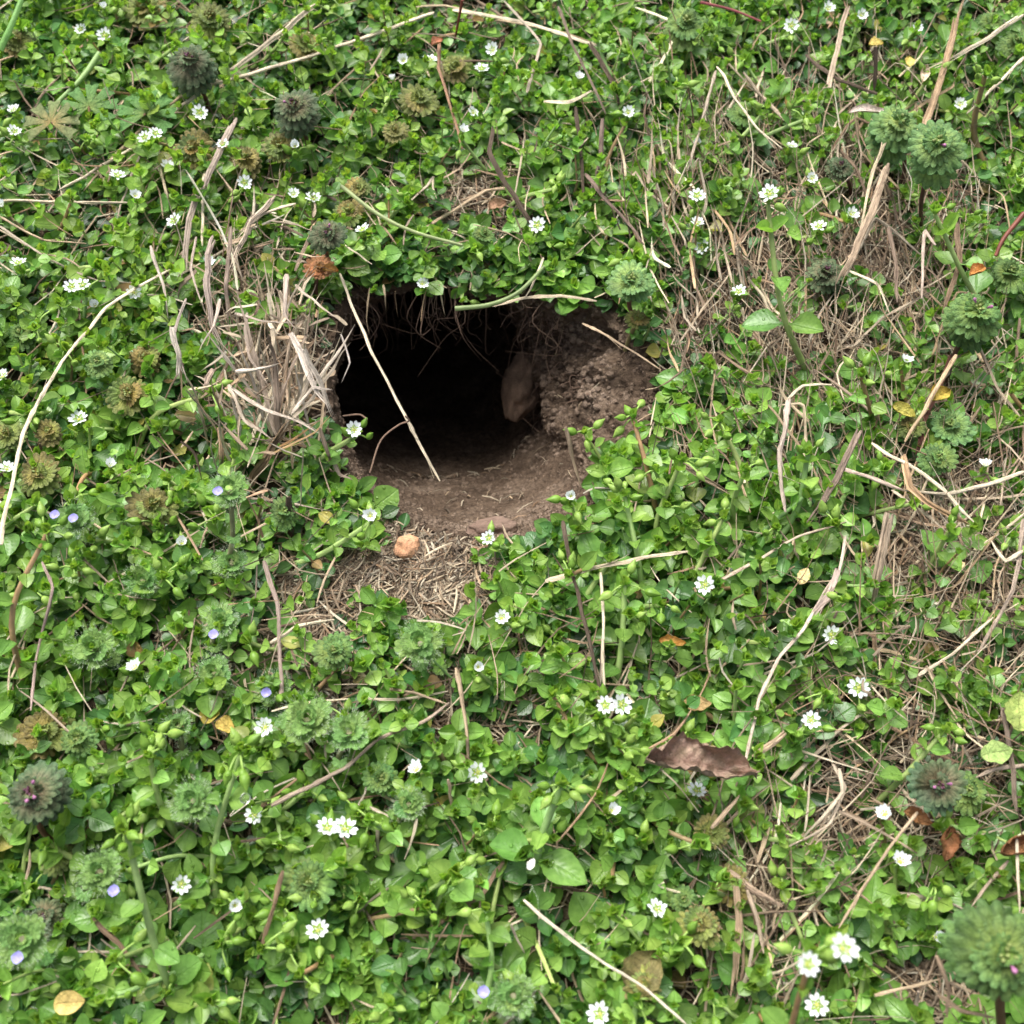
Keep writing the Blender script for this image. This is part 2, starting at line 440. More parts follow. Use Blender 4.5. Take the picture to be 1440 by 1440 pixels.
def lathe(mb, prof, pos, d, size, col, sides=8):
    d = np.asarray(d, float); d = d / np.linalg.norm(d)
    a = np.cross(d, [0.3, .9, .1]); a /= np.linalg.norm(a); b = np.cross(d, a)
    th = np.linspace(0, 2 * np.pi, sides + 1)
    pr = np.asarray(prof, float)
    V = np.asarray(pos) + size * (pr[:, 0][:, None, None] * d + pr[:, 1][:, None, None] * (np.cos(th)[None, :, None] * a + np.sin(th)[None, :, None] * b))
    uv = np.stack(np.meshgrid(pr[:, 0], th / 6.28, indexing='ij'), -1)
    mb.add(V.reshape(-1, 3), grid_faces(len(pr), sides + 1), uv.reshape(-1, 2), col)
BUD = [(0, .03), (.06, .16), (.22, .26), (.42, .29), (.62, .23), (.82, .12), (1.0, .03), (1.03, .0)]

def G(a, b=None): return rng.uniform(-1, 1) * a if b is None else rng.uniform(a, b)
def hue(base, dv=.18, warm=.0):
    k = 1 + rng.normal(0, dv); w = rng.normal(.01, .045) + warm
    return np.clip(np.array(base) * max(k, .45) * np.array([1 + w * 2.2, 1 + w * .4, 1]), .003, .9)
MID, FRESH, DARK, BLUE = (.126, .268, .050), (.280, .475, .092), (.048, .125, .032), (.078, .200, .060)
LIME = (.32, .48, .10)
def hue_s(base, dv=.18):
    w = rng.normal(0, .03); return np.clip(np.array(base) * max(1 + rng.normal(0, dv), .4) * np.array([1.04 + w, 1, .93 - w]), .003, .9)
def unit(v): v = np.asarray(v, float); return v / (np.linalg.norm(v) + 1e-12)

# ------------------------------------------------------------------ chickweed sprig recipe
def sprig(leafmb, stemmb, base, tip, size, nodes=7, col=MID, tipcol=FRESH, broad=False, spread=1.0, stem_r=.0007, low=False, hook=True):
    """stem from base to tip with opposite leaf pairs turning 90 degrees at each node; returns tip frame"""
    base = np.asarray(base, float); tip = np.asarray(tip, float)
    ln = np.linalg.norm(tip - base)
    mid = (base + tip) / 2 + np.array([G(.12), G(.12), -.10 if tip[2] - base[2] < .3 * ln else G(.1)]) * ln
    mid[2] = max(mid[2], min(base[2], tip[2]) + .001)
    pts = spline([base, mid, tip], 12)
    t = np.gradient(pts, axis=0); t /= np.linalg.norm(t, axis=1, keepdims=True)
    if stemmb is not None:
        c0 = hue((.26, .37, .12), .1) if rng.random() < .85 else hue((.26, .18, .09), .1)
        tube(stemmb, pts, np.linspace(stem_r * 1.15, stem_r * .75, 12), c0, 6)
    az = G(3.14)
    fr = 1 - (1 - np.linspace(.12, 1, nodes)) ** 1.35
    for k, f in enumerate(fr):
        x = f * 11; i = int(min(x, 10)); p = pts[i] + (pts[i + 1] - pts[i]) * (x - i); d = t[min(i + 1, 11)]
        # young shoots straighten up
        d = unit(d * (1 - .6 * f) + np.array([0, 0, 1]) * (.45 + .6 * f) + cam_dir(p) * .15)
        a = unit(np.cross(d, [math.cos(az), math.sin(az), .1])); b = np.cross(d, a)
        az += math.pi / 2 + G(.35)
        q = f ** 2.5
        el = (.02 + G(.3)) * (1 - q) + q * (.75 + G(.2))
        g = size * (1.0 - .62 * max(0, f - .35) / .65) * (.55 + .45 * min(1, f * 2.2)) * (1 + G(.2))
        for sgn in (1, -1):
            if rng.random() < .05: continue
            dd = a * sgn * math.cos(el) + d * math.sin(el) + b * G(.25)
            upd = d * math.cos(el) - a * sgn * math.sin(el) + np.array([G(.25), G(.25), 0])
            cc = np.array(col) * (1 - f ** 2) + np.array(tipcol) * f ** 2
            key = 'low' if low else (rng.choice(SMALL) if f > .86 else rng.choice(BROAD if broad else LEAF))
            if f < .7 and rng.random() < .022: cc = np.array([(.38, .36, .09), (.30, .20, .08), (.24, .30, .07)][rng.integers(3)])
            leafmb.leaf(key, p, dd, upd, g * (1 + G(.2)), hue(cc, .14), 1 + G(.14))
    # bud of tiny leaves at the very tip
    d = unit(t[-1] * .4 + np.array([0, 0, 1]))
    for k in range(3 if not low else 0):
        a = G(3.14); dd = unit(d + .45 * np.array([math.cos(a), math.sin(a), 0]))
        leafmb.leaf(rng.choice(SMALL), tip, dd, np.array([-math.cos(a), -math.sin(a), .3]), size * G(.3, .45), hue(tipcol, .1, .1))
    return d
def cam_dir(p): return unit(cam_pos - np.asarray(p))

# ------------------------------------------------------------------ burrow loops given as (px, py, height)
CEN = np.array([665, 585.])
RIM = [(912, 545), (903, 490), (868, 440), (800, 416), (700, 414), (600, 406), (520, 398), (484, 412), (472, 470), (458, 560), (474, 632), (512, 690), (560, 730), (620, 750), (700, 754), (780, 742), (826, 700), (856, 650), (893, 605)]
INN = [(785, 585, -.040), (772, 520, -.042), (756, 470, -.038), (742, 432, -.028), (685, 416, -.022), (600, 404, -.022), (525, 406, -.022), (490, 444, -.026), (478, 520, -.034), (470, 600, -.034), (500, 655, -.028), (540, 698, -.017), (600, 730, -.020), (660, 740, -.020), (740, 730, -.019), (796, 700, -.020), (818, 655, -.026), (805, 620, -.034)]
def by_angle(pts, n):
    p = np.array([(*q, 0) if len(q) == 2 else q for q in pts], float)
    a = np.arctan2(-(p[:, 1] - CEN[1]), p[:, 0] - CEN[0]); r = np.hypot(p[:, 0] - CEN[0], p[:, 1] - CEN[1])
    o = np.argsort(a); a, r, z = a[o], r[o], p[o, 2]
    th = np.linspace(-np.pi, np.pi, n, endpoint=False)
    rr = np.interp(th, a, r, period=2 * np.pi); zz = np.interp(th, a, z, period=2 * np.pi)
    k = np.ones(9) / 9
    sm = lambda x: np.convolve(np.concatenate([x[-4:], x, x[:4]]), k, 'valid')
    rr, zz = sm(rr), sm(zz)
    return th, CEN[0] + rr * np.cos(th), CEN[1] - rr * np.sin(th), zz
NT = 420
th, rx, ry, _ = by_angle(RIM, NT)
rim_w = np.array([W(a, b, 0) for a, b in zip(rx, ry)])
rim_w[:, 2] = gz(rim_w[:, 0], rim_w[:, 1])
_, ix, iy, iz = by_angle(INN, NT)
inn_w = np.array([W(a, b, c) for a, b, c in zip(ix, iy, iz)])
def ell(F, Rf, Rt, Lf):
    """loop from floor, roof, right and left points (px, py, z)"""
    F, Rf, Rt, Lf = (np.array(W(*q)) for q in (F, Rf, Rt, Lf))
    c = (F + Rf + Rt + Lf) / 4
    s, k = np.sin(th)[:, None], np.cos(th)[:, None]
    return c + np.where(k > 0, k * (Rt - c), -k * (Lf - c)) + np.where(s > 0, s * (Rf - c), -s * (F - c))
loops = [rim_w, inn_w,
         ell((645, 680, -.068), (610, 380, -.045), (762, 548, -.072), (446, 560, -.070)),
         ell((635, 640, -.108), (600, 330, -.075), (738, 505, -.105), (430, 520, -.100)),
         ell((600, 590, -.150), (580, 290, -.105), (700, 450, -.145), (410, 470, -.140)),
         ell((570, 520, -.175), (550, 250, -.135), (640, 400, -.180), (390, 410, -.175)),
         ell((530, 440, -.215), (510, 240, -.160), (580, 350, -.205), (400, 350, -.200)),
         ell((490, 340, -.225), (490, 280, -.195), (510, 310, -.215), (460, 305, -.212))]
hole_poly = np.stack([rx, ry], -1)
def hole_r(px, py):
    """distance ratio to the rim: below 1 is inside the burrow mouth"""
    a = np.arctan2(-(py - CEN[1]), px - CEN[0]); r = np.hypot(px - CEN[0], py - CEN[1])
    return r / np.interp(a, th, np.hypot(rx - CEN[0], ry - CEN[1]), period=2 * np.pi)

# ground sheet: rings outward from the rim
cen_w = rim_w.mean(0)
out = []
for k in range(86):
    if k < 62: off = (k * .0042) ** 1.0
    else: off = 62 * .0042 * 1.17 ** (k - 62)
    d = rim_w - cen_w; d[:, 2] = 0; dn = d / np.linalg.norm(d, axis=1, keepdims=True)
    p = rim_w + dn * off
    z = gz(p[:, 0], p[:, 1])
    fade = min(1, off / .01)
    z = z + vnoise(p * [1, 1, 0], 220, 5, 3) * .0011 * fade
    p[:, 2] = z; out.append(p)
V = np.array(out); V = np.concatenate([V, V[:, :1]], 1)
mb = MB(); mb.add(V.reshape(-1, 3), grid_faces(86, NT + 1))
tag(mb.build('ground', M['soil']), kind='structure')

# burrow: rings inward
LP = np.array(loops)
K = 220
ts = np.concatenate([np.linspace(0, 1.2, 90, endpoint=False), np.linspace(1.2, 3, 80, endpoint=False), np.linspace(3, len(loops) - 1, K - 170)])
q = np.concatenate([2 * LP[:1] - LP[1:2], LP, 2 * LP[-1:] - LP[-2:-1]])
rows = []
for t in ts:
    t = min(t, len(loops) - 1 - 1e-9); i = int(t); f = t - i
    a, b, c, d = q[i], q[i + 1], q[i + 2], q[i + 3]
    if i == 0: s = b + (c - b) * f * 1.0
    else: s = .5 * (2 * b + (c - a) * f + (2 * a - 5 * b + 4 * c - d) * f * f + (3 * b - a - 3 * c + d) * f ** 3)
    rows.append(s)
V = np.array(rows)
du = np.gradient(V, axis=0); dv = np.roll(V, -1, 1) - np.roll(V, 1, 1)
nr = np.cross(du, dv); nr /= np.linalg.norm(nr, axis=2, keepdims=True) + 1e-12
inward = np.sign(((V.mean(1, keepdims=True) - V) * nr).sum(2, keepdims=True)); nr = nr * inward
fade = np.clip(ts / .12, 0, 1)[:, None]
ppx, ppy = P(V)
bank = np.exp(-(((ppx - 830) / 90) ** 2 + ((ppy - 510) / 95) ** 2))      # lumpy clods of the bank
floor_ = np.clip((ppy - 600) / 60, 0, 1) * (1 - bank)
dsp = vnoise(V, 62, 6, 2) * (.0055 * (1 - .75 * floor_) + .008 * bank) + np.abs(vnoise(V, 150, 7, 3)) * (.0030 + .0035 * bank) * (1 - .6 * floor_) \
    + vnoise(V, 420, 8, 3, .65) * (.0011 + .0010 * bank)
V = V + nr * (dsp * fade)[..., None]
BURROW_V = V.copy(); BURROW_N = nr.copy(); BURROW_PX = (ppx, ppy)
V = np.concatenate([V, V[:, :1]], 1)
burrow = empty('burrow', (cen_w[0], cen_w[1], 0), 'dark animal burrow with crumbly brown soil walls opening in the green groundcover', 'burrow')
mb = MB(); mb.add(V.reshape(-1, 3), grid_faces(len(ts), NT + 1)); mb.build('tunnel', M['soil'], burrow, (cen_w[0], cen_w[1], 0))

# loose crumbs of earth on the bank and lip
ico_v = []
phi = (1 + 5 ** .5) / 2
def blob(nu=7, nv=9, seed=0, amp=.22):
    r = np.random.default_rng(seed)
    u = np.linspace(0, np.pi, nu)[:, None]; v = np.linspace(0, 2 * np.pi, nv)[None]
    V = np.stack([np.sin(u) * np.cos(v), np.sin(u) * np.sin(v), np.cos(u) + 0 * v], -1)
    V = V * (1 + amp * vnoise(V, 1.6, seed, 3)[..., None] * 1.6)
    V[:, -1] = V[:, 0]; V[0] = V[0, 0]; V[-1] = V[-1, 0]
    return V, nu, nv
for k in range(6):
    Vb, nu, nv = blob(seed=k + 1, amp=.35); reg(f'crumb{k}', Vb, nu, nv, np.zeros((nu, nv, 2)))
mb = MB()
nrow = int((ts < 2.2).sum())
for k in range(5200):
    i = rng.integers(2, nrow); j = rng.integers(0, NT)
    px, py = ppx[i, j], ppy[i, j]
    bk = math.exp(-(((px - 830) / 90) ** 2 + ((py - 510) / 95) ** 2))
    if rng.random() > .5 + bk: continue
    s = .00042 * (1 + rng.exponential(.6)) * (1 + .6 * bk * rng.random())
    mb.leaf(f'crumb{rng.integers(6)}', BURROW_V[i, j], rng.normal(size=3), rng.normal(size=3), min(s, .0019), (1, 1, 1))
mb.build('loose_crumbs', M['dry_soil'], burrow, (cen_w[0], cen_w[1], 0))['kind'] = 'stuff'
mb = MB()
for k in range(5200):
    px, py = rng.uniform(430, 930), rng.uniform(380, 930)
    h = hole_r(px, py)
    if h < 1.0 or h > 1.9 or (py < 420 and rng.random() < .5): continue
    p = W(px, py, 0); p[2] = gz(p[0], p[1]) + .0003
    mb.leaf(f'crumb{rng.integers(6)}', p, rng.normal(size=3), rng.normal(size=3), min(.0005 * (1 + rng.exponential(.7)), .003), (1, 1, 1))
tag(mb.build('soil_crumbs', M['soil']), 'fine crumbs of brown earth scattered around the burrow mouth', 'soil', kind='stuff')

# thin roots hanging from the roof edge and the bank
mb = MB()
for k in range(150):
    top = rng.random() < .62
    if top: px, py = rng.uniform(450, 800), rng.uniform(405, 440)
    else: px, py = rng.uniform(735, 900), rng.uniform(430, 600)
    i = int(np.argmin((ppx[:nrow] - px) ** 2 + (ppy[:nrow] - py) ** 2)); i, j = divmod(i, NT)
    p0 = BURROW_V[i, j]; n0 = BURROW_N[i, j]
    ln = rng.uniform(.006, .022) * (1 if top else .8)
    w = rng.normal(0, .35, (3, 3)) * ln
    g = np.array([0, -.25, -1.0]) * ln
    pts = spline([p0 - n0 * .001, p0 + n0 * ln * .25 + g * .35 + w[0] * .4, p0 + n0 * ln * .3 + g * .7 + w[1] * .7, p0 + n0 * ln * .25 + g + w[2]], 12)
    tube(mb, pts, np.linspace(G(.00014, .0003), .00007, 12), (1, 1, 1), 4)
mb.build('hanging_roots', M['root'], burrow, (cen_w[0], cen_w[1], 0))['kind'] = 'stuff'

# ------------------------------------------------------------------ where things grow
def gauss(px, py, cx, cy, sx, sy): return math.exp(-(((px - cx) / sx) ** 2 + ((py - cy) / sy) ** 2))
def bare(px, py):
    """0 lush .. 1 no green at all"""
    b = 0
    b = max(b, 1.25 * gauss(px, py, 600, 815, 118, 75))
    b = max(b, .98 * gauss(px, py, 655, 272, 105, 55))
    b = max(b, 1.05 * gauss(px, py, 385, 505, 95, 125))
    b = max(b, .6 * gauss(px, py, 430, 900, 110, 60))
    b = max(b, .72 * gauss(px, py, 1085, 470, 190, 190))
    b = max(b, .84 * gauss(px, py, 1350, 750, 130, 150))
    b = max(b, .72 * gauss(px, py, 1240, 290, 110, 190))
    b = max(b, .45 * gauss(px, py, 1320, 1120, 150, 140))
    b = max(b, .90 * gauss(px, py, 1060, 1270, 65, 110))
    b = max(b, .6 * gauss(px, py, 1320, 1400, 120, 65))
    b = max(b, .55 * gauss(px, py, 590, 960, 220, 60))
    w = W(px, py, 0); v = float(vnoise(np.array([w[0], w[1], 0.0]), 34, 31, 2))
    b += max(0, v - .15) * 1.3 + (.10 if px > 850 else 0)
    return min(b, 1)
XR, Y0, Y1 = .40, -.24, .36
ORI = lambda: np.array([G(1), G(1), 0])

# ------------------------------------------------------------------ the chickweed carpet
lm, sm_ = MB(), MB()
cnt = 0
for k in range(12500):
    x, y = G(XR), G(Y0, Y1)
    px, py = P((x, y, .008))
    edge = px < -90 or px > 1530 or py < -90 or py > 1530
    if edge and rng.random() < .80: continue
    if rng.random() < bare(px, py): continue
    if ((px - 985) / 75) ** 2 + ((py - 1082) / 34) ** 2 < 1: ht_cap = .35
    else: ht_cap = 1
    h = hole_r(px, py)
    if h < (.95 if (px > 760 and py > 590) or (px < 540 and py > 600) else 1.05): continue
    patch = vnoise(np.array([x, y, 0]), 22, 11, 2)
    if patch < -.36 and rng.random() < .6: continue
    z = float(gz(x, y))
    lean = np.array([G(1), G(1), 0]) * G(.003, .014)
    ht = (G(.004, .014) if rng.random() < .6 else G(.012, .024)) * (1 + .4 * patch) * ht_cap
    if h < 1.35:
        c_ = unit(np.array([x, y, 0]) - np.array([cen_w[0], cen_w[1], 0])); lean = c_ * abs(lean[0]) ; ht *= .7
    near = np.clip((py - 300) / 900, 0, 1)
    sz = (G(.0052, .0078) if rng.random() < .55 else G(.0072, .0100)) * (1.08 + .08 * near)
    tone = vnoise(np.array([x, y, 1.0]), 16, 12, 2)
    col = np.array(MID) * (1 + .25 * tone); tc = np.array(FRESH) * (1 + .15 * tone)
    if px + py < 800: tc = tc * np.array([1.15, 1.08, 1])
    r_ = rng.random()
    if r_ < .16: col, tc = np.array(BLUE), np.array(MID)
    elif r_ < .24: col, tc = np.array(DARK), np.array(MID)
    sprig(lm, sm_ if rng.random() < .6 else None, (x, y, z), np.array([x, y, z]) + lean + [0, 0, ht], sz, nodes=rng.integers(4, 8), col=col, tipcol=tc, broad=rng.random() < (.25 + .35 * near), stem_r=.0005)
    cnt += 1
# low dark understorey of older leaves
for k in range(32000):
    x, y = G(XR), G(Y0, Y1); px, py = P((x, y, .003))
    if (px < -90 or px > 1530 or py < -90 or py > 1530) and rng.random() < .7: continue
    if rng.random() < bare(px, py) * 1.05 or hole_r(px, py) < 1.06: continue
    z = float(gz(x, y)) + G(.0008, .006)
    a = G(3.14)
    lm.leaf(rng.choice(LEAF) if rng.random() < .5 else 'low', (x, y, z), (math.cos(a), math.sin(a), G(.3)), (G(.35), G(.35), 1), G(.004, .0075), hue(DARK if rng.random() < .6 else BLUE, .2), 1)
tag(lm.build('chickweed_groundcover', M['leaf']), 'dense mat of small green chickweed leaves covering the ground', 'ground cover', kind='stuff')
tag(sm_.build('groundcover_stems', M['stem']), 'thin green runners weaving through the mat of chickweed leaves', 'ground cover', kind='stuff')

# ------------------------------------------------------------------ dry litter
def resample(pts, n):
    """straight runs between the points with only slightly eased corners"""
    p = np.asarray(pts, float); d = np.concatenate([[0], np.cumsum(np.linalg.norm(np.diff(p, axis=0), axis=1))])
    t = np.linspace(0, d[-1], n); lin = np.stack([np.interp(t, d, p[:, i]) for i in range(3)], -1)
    return lin * .72 + spline(pts, n) * .28
STRAWC = [(.48, .40, .32), (.58, .52, .43), (.40, .33, .27), (.30, .25, .21), (.38, .28, .21), (.16, .125, .10), (.64, .59, .51)]
def litter_d(px, py):
    d = .62
    d = max(d, bare(px, py) * 1.15)
    d = max(d, 1.0 * gauss(px, py, 600, 820, 150, 95)); d = max(d, 1.0 * gauss(px, py, 655, 272, 120, 60))
    d = max(d, .9 * gauss(px, py, 400, 520, 120, 150)); d = max(d, .9 * gauss(px, py, 1100, 500, 220, 220))
    d = max(d, .95 * gauss(px, py, 1330, 760, 170, 160)); d = max(d, .8 * gauss(px, py, 430, 900, 140, 90))
    d = max(d, .8 * gauss(px, py, 1310, 1120, 170, 150)); d = max(d, .9 * gauss(px, py, 1060, 1270, 90, 130)); d = max(d, .8 * gauss(px, py, 1330, 1390, 130, 80))
    d = max(d, .6 * gauss(px, py, 1240, 200, 200, 200)); d = max(d, .6 * gauss(px, py, 560, 400, 200, 60))
    return d
mb = MB()
for k in range(34000):
    x, y = G(XR), G(Y0, Y1); px, py = P((x, y, .002))
    if (px < -90 or px > 1530 or py < -90 or py > 1530) and rng.random() < .8: continue
    h = hole_r(px, py)
    if h < 1.04 or rng.random() > litter_d(px, py): continue
    ln = rng.uniform(.008, .036) * (.6 + .6 * rng.random())
    if gauss(px, py, 600, 800, 130, 80) > .4: ln = G(.003, .011)
    if h < 1.25: ln = min(ln, .012)
    a = G(3.14); d = np.array([math.cos(a), math.sin(a), G(.14)]) * ln
    if px > 950: d = np.array([G(.6), G(1), G(.2)]) * ln
    p0 = np.array([x, y, float(gz(x, y)) + G(.0006, .0045) + (G(.002, .014) if rng.random() < .16 else 0)])
    side = np.array([G(1), G(1), G(.35)]) * ln * .13
    pts = spline([p0 - d / 2, p0 + side, p0 + d / 2], 5)
    pts[:, 2] = np.maximum(pts[:, 2], gz(pts[:, 0], pts[:, 1]) + .0005)
    w = G(.00016, .00048)
    tube(mb, pts, w * np.array([.6, 1, 1, .95, .5]), hue_s(STRAWC[rng.integers(7)], .2), 5, flat=G(.25, .8), twist=G(1.2))
for k in range(5200):
    px, py = rng.normal(600, 85), rng.normal(815, 58); h = hole_r(px, py)
    if h < 1.03: continue
    ln = G(.002, .0085) * (.5 + min(1, (h - 1) * 3)); a = G(3.14); d = np.array([math.cos(a), math.sin(a), G(.25)]) * ln
    p0 = W(px, py, 0); p0[2] = gz(p0[0], p0[1]) + G(.0006, .0034)
    if p0[1] > 0.02: continue
    tube(mb, [p0 - d / 2, p0 + ORI() * ln * .06, p0 + d / 2], G(.00014, .00046) * np.array([.6, 1, .6]), hue_s(np.array(STRAWC[rng.integers(7)]) * .72, .3), 5, flat=G(.25, .8))
# matted thatch where the green thins out
for cx, cy, sx, sy, n in [(1080, 470, 130, 130, 900), (1345, 750, 85, 100, 900), (1240, 300, 70, 120, 600), (1320, 1120, 100, 90, 700), (1060, 1270, 45, 80, 500), (1320, 1400, 80, 40, 500), (655, 272, 70, 35, 700), (390, 520, 60, 90, 500), (430, 900, 80, 50, 260), (590, 965, 150, 40, 500)]:
    for k in range(n):
        px, py = rng.normal(cx, sx), rng.normal(cy, sy)
        if hole_r(px, py) < 1.1: continue
        ln = G(.008, .026); a = G(3.14); d = np.array([math.cos(a), math.sin(a), G(.2)]) * ln
        p0 = W(px, py, 0); p0[2] = gz(p0[0], p0[1]) + G(.0008, .006)
        pts = spline([p0 - d / 2, p0 + ORI() * ln * .15, p0 + d / 2], 6); pts[:, 2] = np.maximum(pts[:, 2], gz(pts[:, 0], pts[:, 1]) + .0005)
        tube(mb, pts, G(.00015, .00045) * np.array([.6, 1, 1, 1, .9, .4]), hue_s(np.array(STRAWC[rng.integers(7)]) * .8, .28), 5, flat=G(.25, .8), twist=G(1.2))
# thin dead blades poking up through the green
for cx, cy, sx, sy, n, ang, sp in [(1090, 430, 150, 150, 820, 1.7, .6), (1330, 650, 100, 220, 700, 1.4, .9), (1240, 200, 120, 130, 300, 1.5, .6), (385, 450, 65, 100, 240, 1.7, .6), (1260, 1080, 160, 140, 420, .3, 1.1),
                                  (1060, 1290, 60, 90, 150, 1.5, .8), (720, 700, 420, 430, 420, .5, 1.6), (250, 250, 140, 140, 120, 1.5, 1.0), (960, 280, 60, 90, 160, 1.6, .4)]:
    for k in range(n):
        px, py = rng.normal(cx, sx), rng.normal(cy, sy)
        if hole_r(px, py) < 1.12 or gauss(px, py, 600, 800, 130, 80) > .4: continue
        a = ang + rng.normal(0, sp); ln = G(.010, .030); d = np.array([math.cos(a), math.sin(a), G(0, .75)]) * ln
        b0 = W(px, py, 0); b0[2] = gz(b0[0], b0[1]) + G(.001, .010)
        e = b0 + d; ex, ey = P(e)
        if hole_r(ex, ey) < 1.05: continue
        q = resample([b0, b0 + d * .5 + ORI() * ln * .10, e] + ([e + rng.normal(0, .22, 3) * ln] if rng.random() < .3 else []), 9)
        tube(mb, q, G(.00016, .00048) * np.linspace(1, .35, 9), hue_s(STRAWC[rng.integers(7)], .28), 5, flat=G(.25, .7), twist=G(1.5), rough=.12)
tag(mb.build('dead_grass_litter', M['chip']), 'mat of broken dry grass bits and straw chips lying on the soil', 'litter', kind='stuff')

# ------------------------------------------------------------------ labels that single things out
LANDMARKS = [('the burrow mouth', 665, 585), ('the orange stone', 573, 770), ('the curled brown leaf', 985, 1080), ('the dry grass clump', 400, 560),
             ('the big flower pair', 1160, 1350), ('the large blurred henbit', 1405, 1340), ('the yellow oval leaf', 97, 1410),
             ('the pink-flowered henbit', 45, 1118), ('the thick pale straw', 870, 795), ('the lobed geranium leaves', 140, 165),
             ('the peeling grey twig', 510, 1065), ('the burrow-rim henbit', 890, 395), ('the twisted fibrous straw', 1130, 880),
             ('the tall chickweed stem', 1100, 330), ('the hairy speedwell tuft', 585, 905), ('the long-stemmed henbit', 1320, 205),
             ('the split flat straw', 1235, 780), ('the burrow straw', 545, 530), ('the orange dried leaf', 1372, 385),
             ('the crinkled rust leaf', 1330, 1190), ('the white thin straw', 850, 1350), ('the two-tiered dark henbit', 268, 90),
             ('the bare litter patch', 655, 275), ('the bent grey stem', 290, 250), ('the yellow-green round leaf', 1430, 1000),
             ('the mint-green rosette', 270, 1130), ('the paired white flowers', 860, 992), ('the reddish stem', 1010, 20)]
POOL = {}
def place_label(desc, px, py):
    n, lx, ly = min(LANDMARKS, key=lambda q: (q[1] - px) ** 2 + (q[2] - py) ** 2)
    dx, dy = px - lx, py - ly
    rel = 'above' if dy < -abs(dx) * .7 else ('below' if dy > abs(dx) * .7 else 'beside')
    return (desc, rel, n), math.hypot(dx, dy)
O1 = 'first second third fourth fifth sixth seventh eighth ninth tenth eleventh twelfth thirteenth fourteenth fifteenth sixteenth seventeenth eighteenth nineteenth'.split()
ORD = O1 + ['twentieth'] + ['twenty-' + q for q in O1[:9]] + ['thirtieth'] + ['thirty-' + q for q in O1[:9]] + ['fortieth'] + ['forty-' + q for q in O1[:9]]
def queue_label(o, desc, px, py):
    k, d = place_label(desc, px, py); POOL.setdefault(k, []).append((d, o))
def write_labels():
    for (desc, rel, n), items in POOL.items():
        items.sort(key=lambda q: q[0])
        for i, (d, o) in enumerate(items):
            if len(items) == 1: o['label'] = f'{desc} {rel} {n}'
            else: o['label'] = f'{desc} {rel} {n}, {ORD[i]} out from it'

# ------------------------------------------------------------------ flowers and buds, one mesh each, shared by the copies
def flower_mesh(k):
    r = np.random.default_rng(300 + k); mb = MB(); mc = MB()
    openness = [.3, .55, .9, .4, 1.5][k]
    for i in range(5):
        a0 = i * 2 * math.pi / 5
        for s in (-.29, .29):
            a = a0 + s + r.normal(0, .05)
            d = np.array([math.cos(a), math.sin(a), openness + r.normal(0, .08)])
            mb.leaf('petal', np.array([math.cos(a), math.sin(a), 0]) * .0003 + [0, 0, .0006], d, (-math.cos(a) * openness, -math.sin(a) * openness, 1), .0034 * (1 + r.normal(0, .06)), (1, 1, 1))
    lathe(mc, [(0, .9), (.4, 1), (.8, .7), (1.1, .2), (1.15, 0)], (0, 0, .0004), (0, 0, 1), .00075, (1, 1, 1), 8)
    for i in range(6):
        a = i * 1.05 + .3
        lathe(mc, [(0, .5), (.5, 1), (1, .5), (1.2, 0)], (math.cos(a) * .0009, math.sin(a) * .0009, .0014), (0, 0, 1), .00028, (1, 1, 1), 5)
    return mb.mesh('flower'), mc.mesh('flower_centre')
FL = [flower_mesh(k) for k in range(5)]
def calyx_mesh():
    mb = MB()
    for i in range(5):
        a = i * 2 * math.pi / 5 + .63
        mb.leaf('sepal', (0, 0, 0), (math.cos(a), math.sin(a), .55), (-math.cos(a) * .5, -math.sin(a) * .5, 1), .0026, LIME)
    lathe(mb, [(-.5, .12), (-.2, .45), (.1, .55), (.3, .4)], (0, 0, 0), (0, 0, 1), .0014, LIME, 8)
    return mb.mesh('calyx')
CALYX = calyx_mesh()
def bud_mesh(k):
    mb = MB(); lathe(mb, BUD, (0, 0, 0), (0, 0, 1), .0052, LIME if k != 1 else (.20, .36, .05), 9)
    for i in range(5):
        a = i * 1.256; mb.leaf('sepal', (0, 0, .0002), (math.cos(a) * .32, math.sin(a) * .32, 1), (-math.cos(a), -math.sin(a), .2), .0046, (.22, .38, .06))
    return mb.mesh('bud')
BUDM = [bud_mesh(k) for k in range(2)]
BUDM[0].materials.append(M['bud']); BUDM[1].materials.append(M['bud']); CALYX.materials.append(M['bud'])
for a, b in FL: a.materials.append(M['petal']); b.materials.append(M['yellow'])
def child(name, me, parent, loc, d, s, roll=None):
    o = bpy.data.objects.new(name, me); C.objects.link(o); o.parent = parent; o.location = loc
    qn = Vector(d).to_track_quat('Z', 'Y'); o.rotation_mode = 'QUATERNION'
    from mathutils import Quaternion
    o.rotation_quaternion = qn @ Quaternion((0, 0, 1), G(3.14) if roll is None else roll)
    o.scale = (s, s, s); return o
def sub(name, me, parent):
    o = bpy.data.objects.new(name, me); C.objects.link(o); o.parent = parent; return o

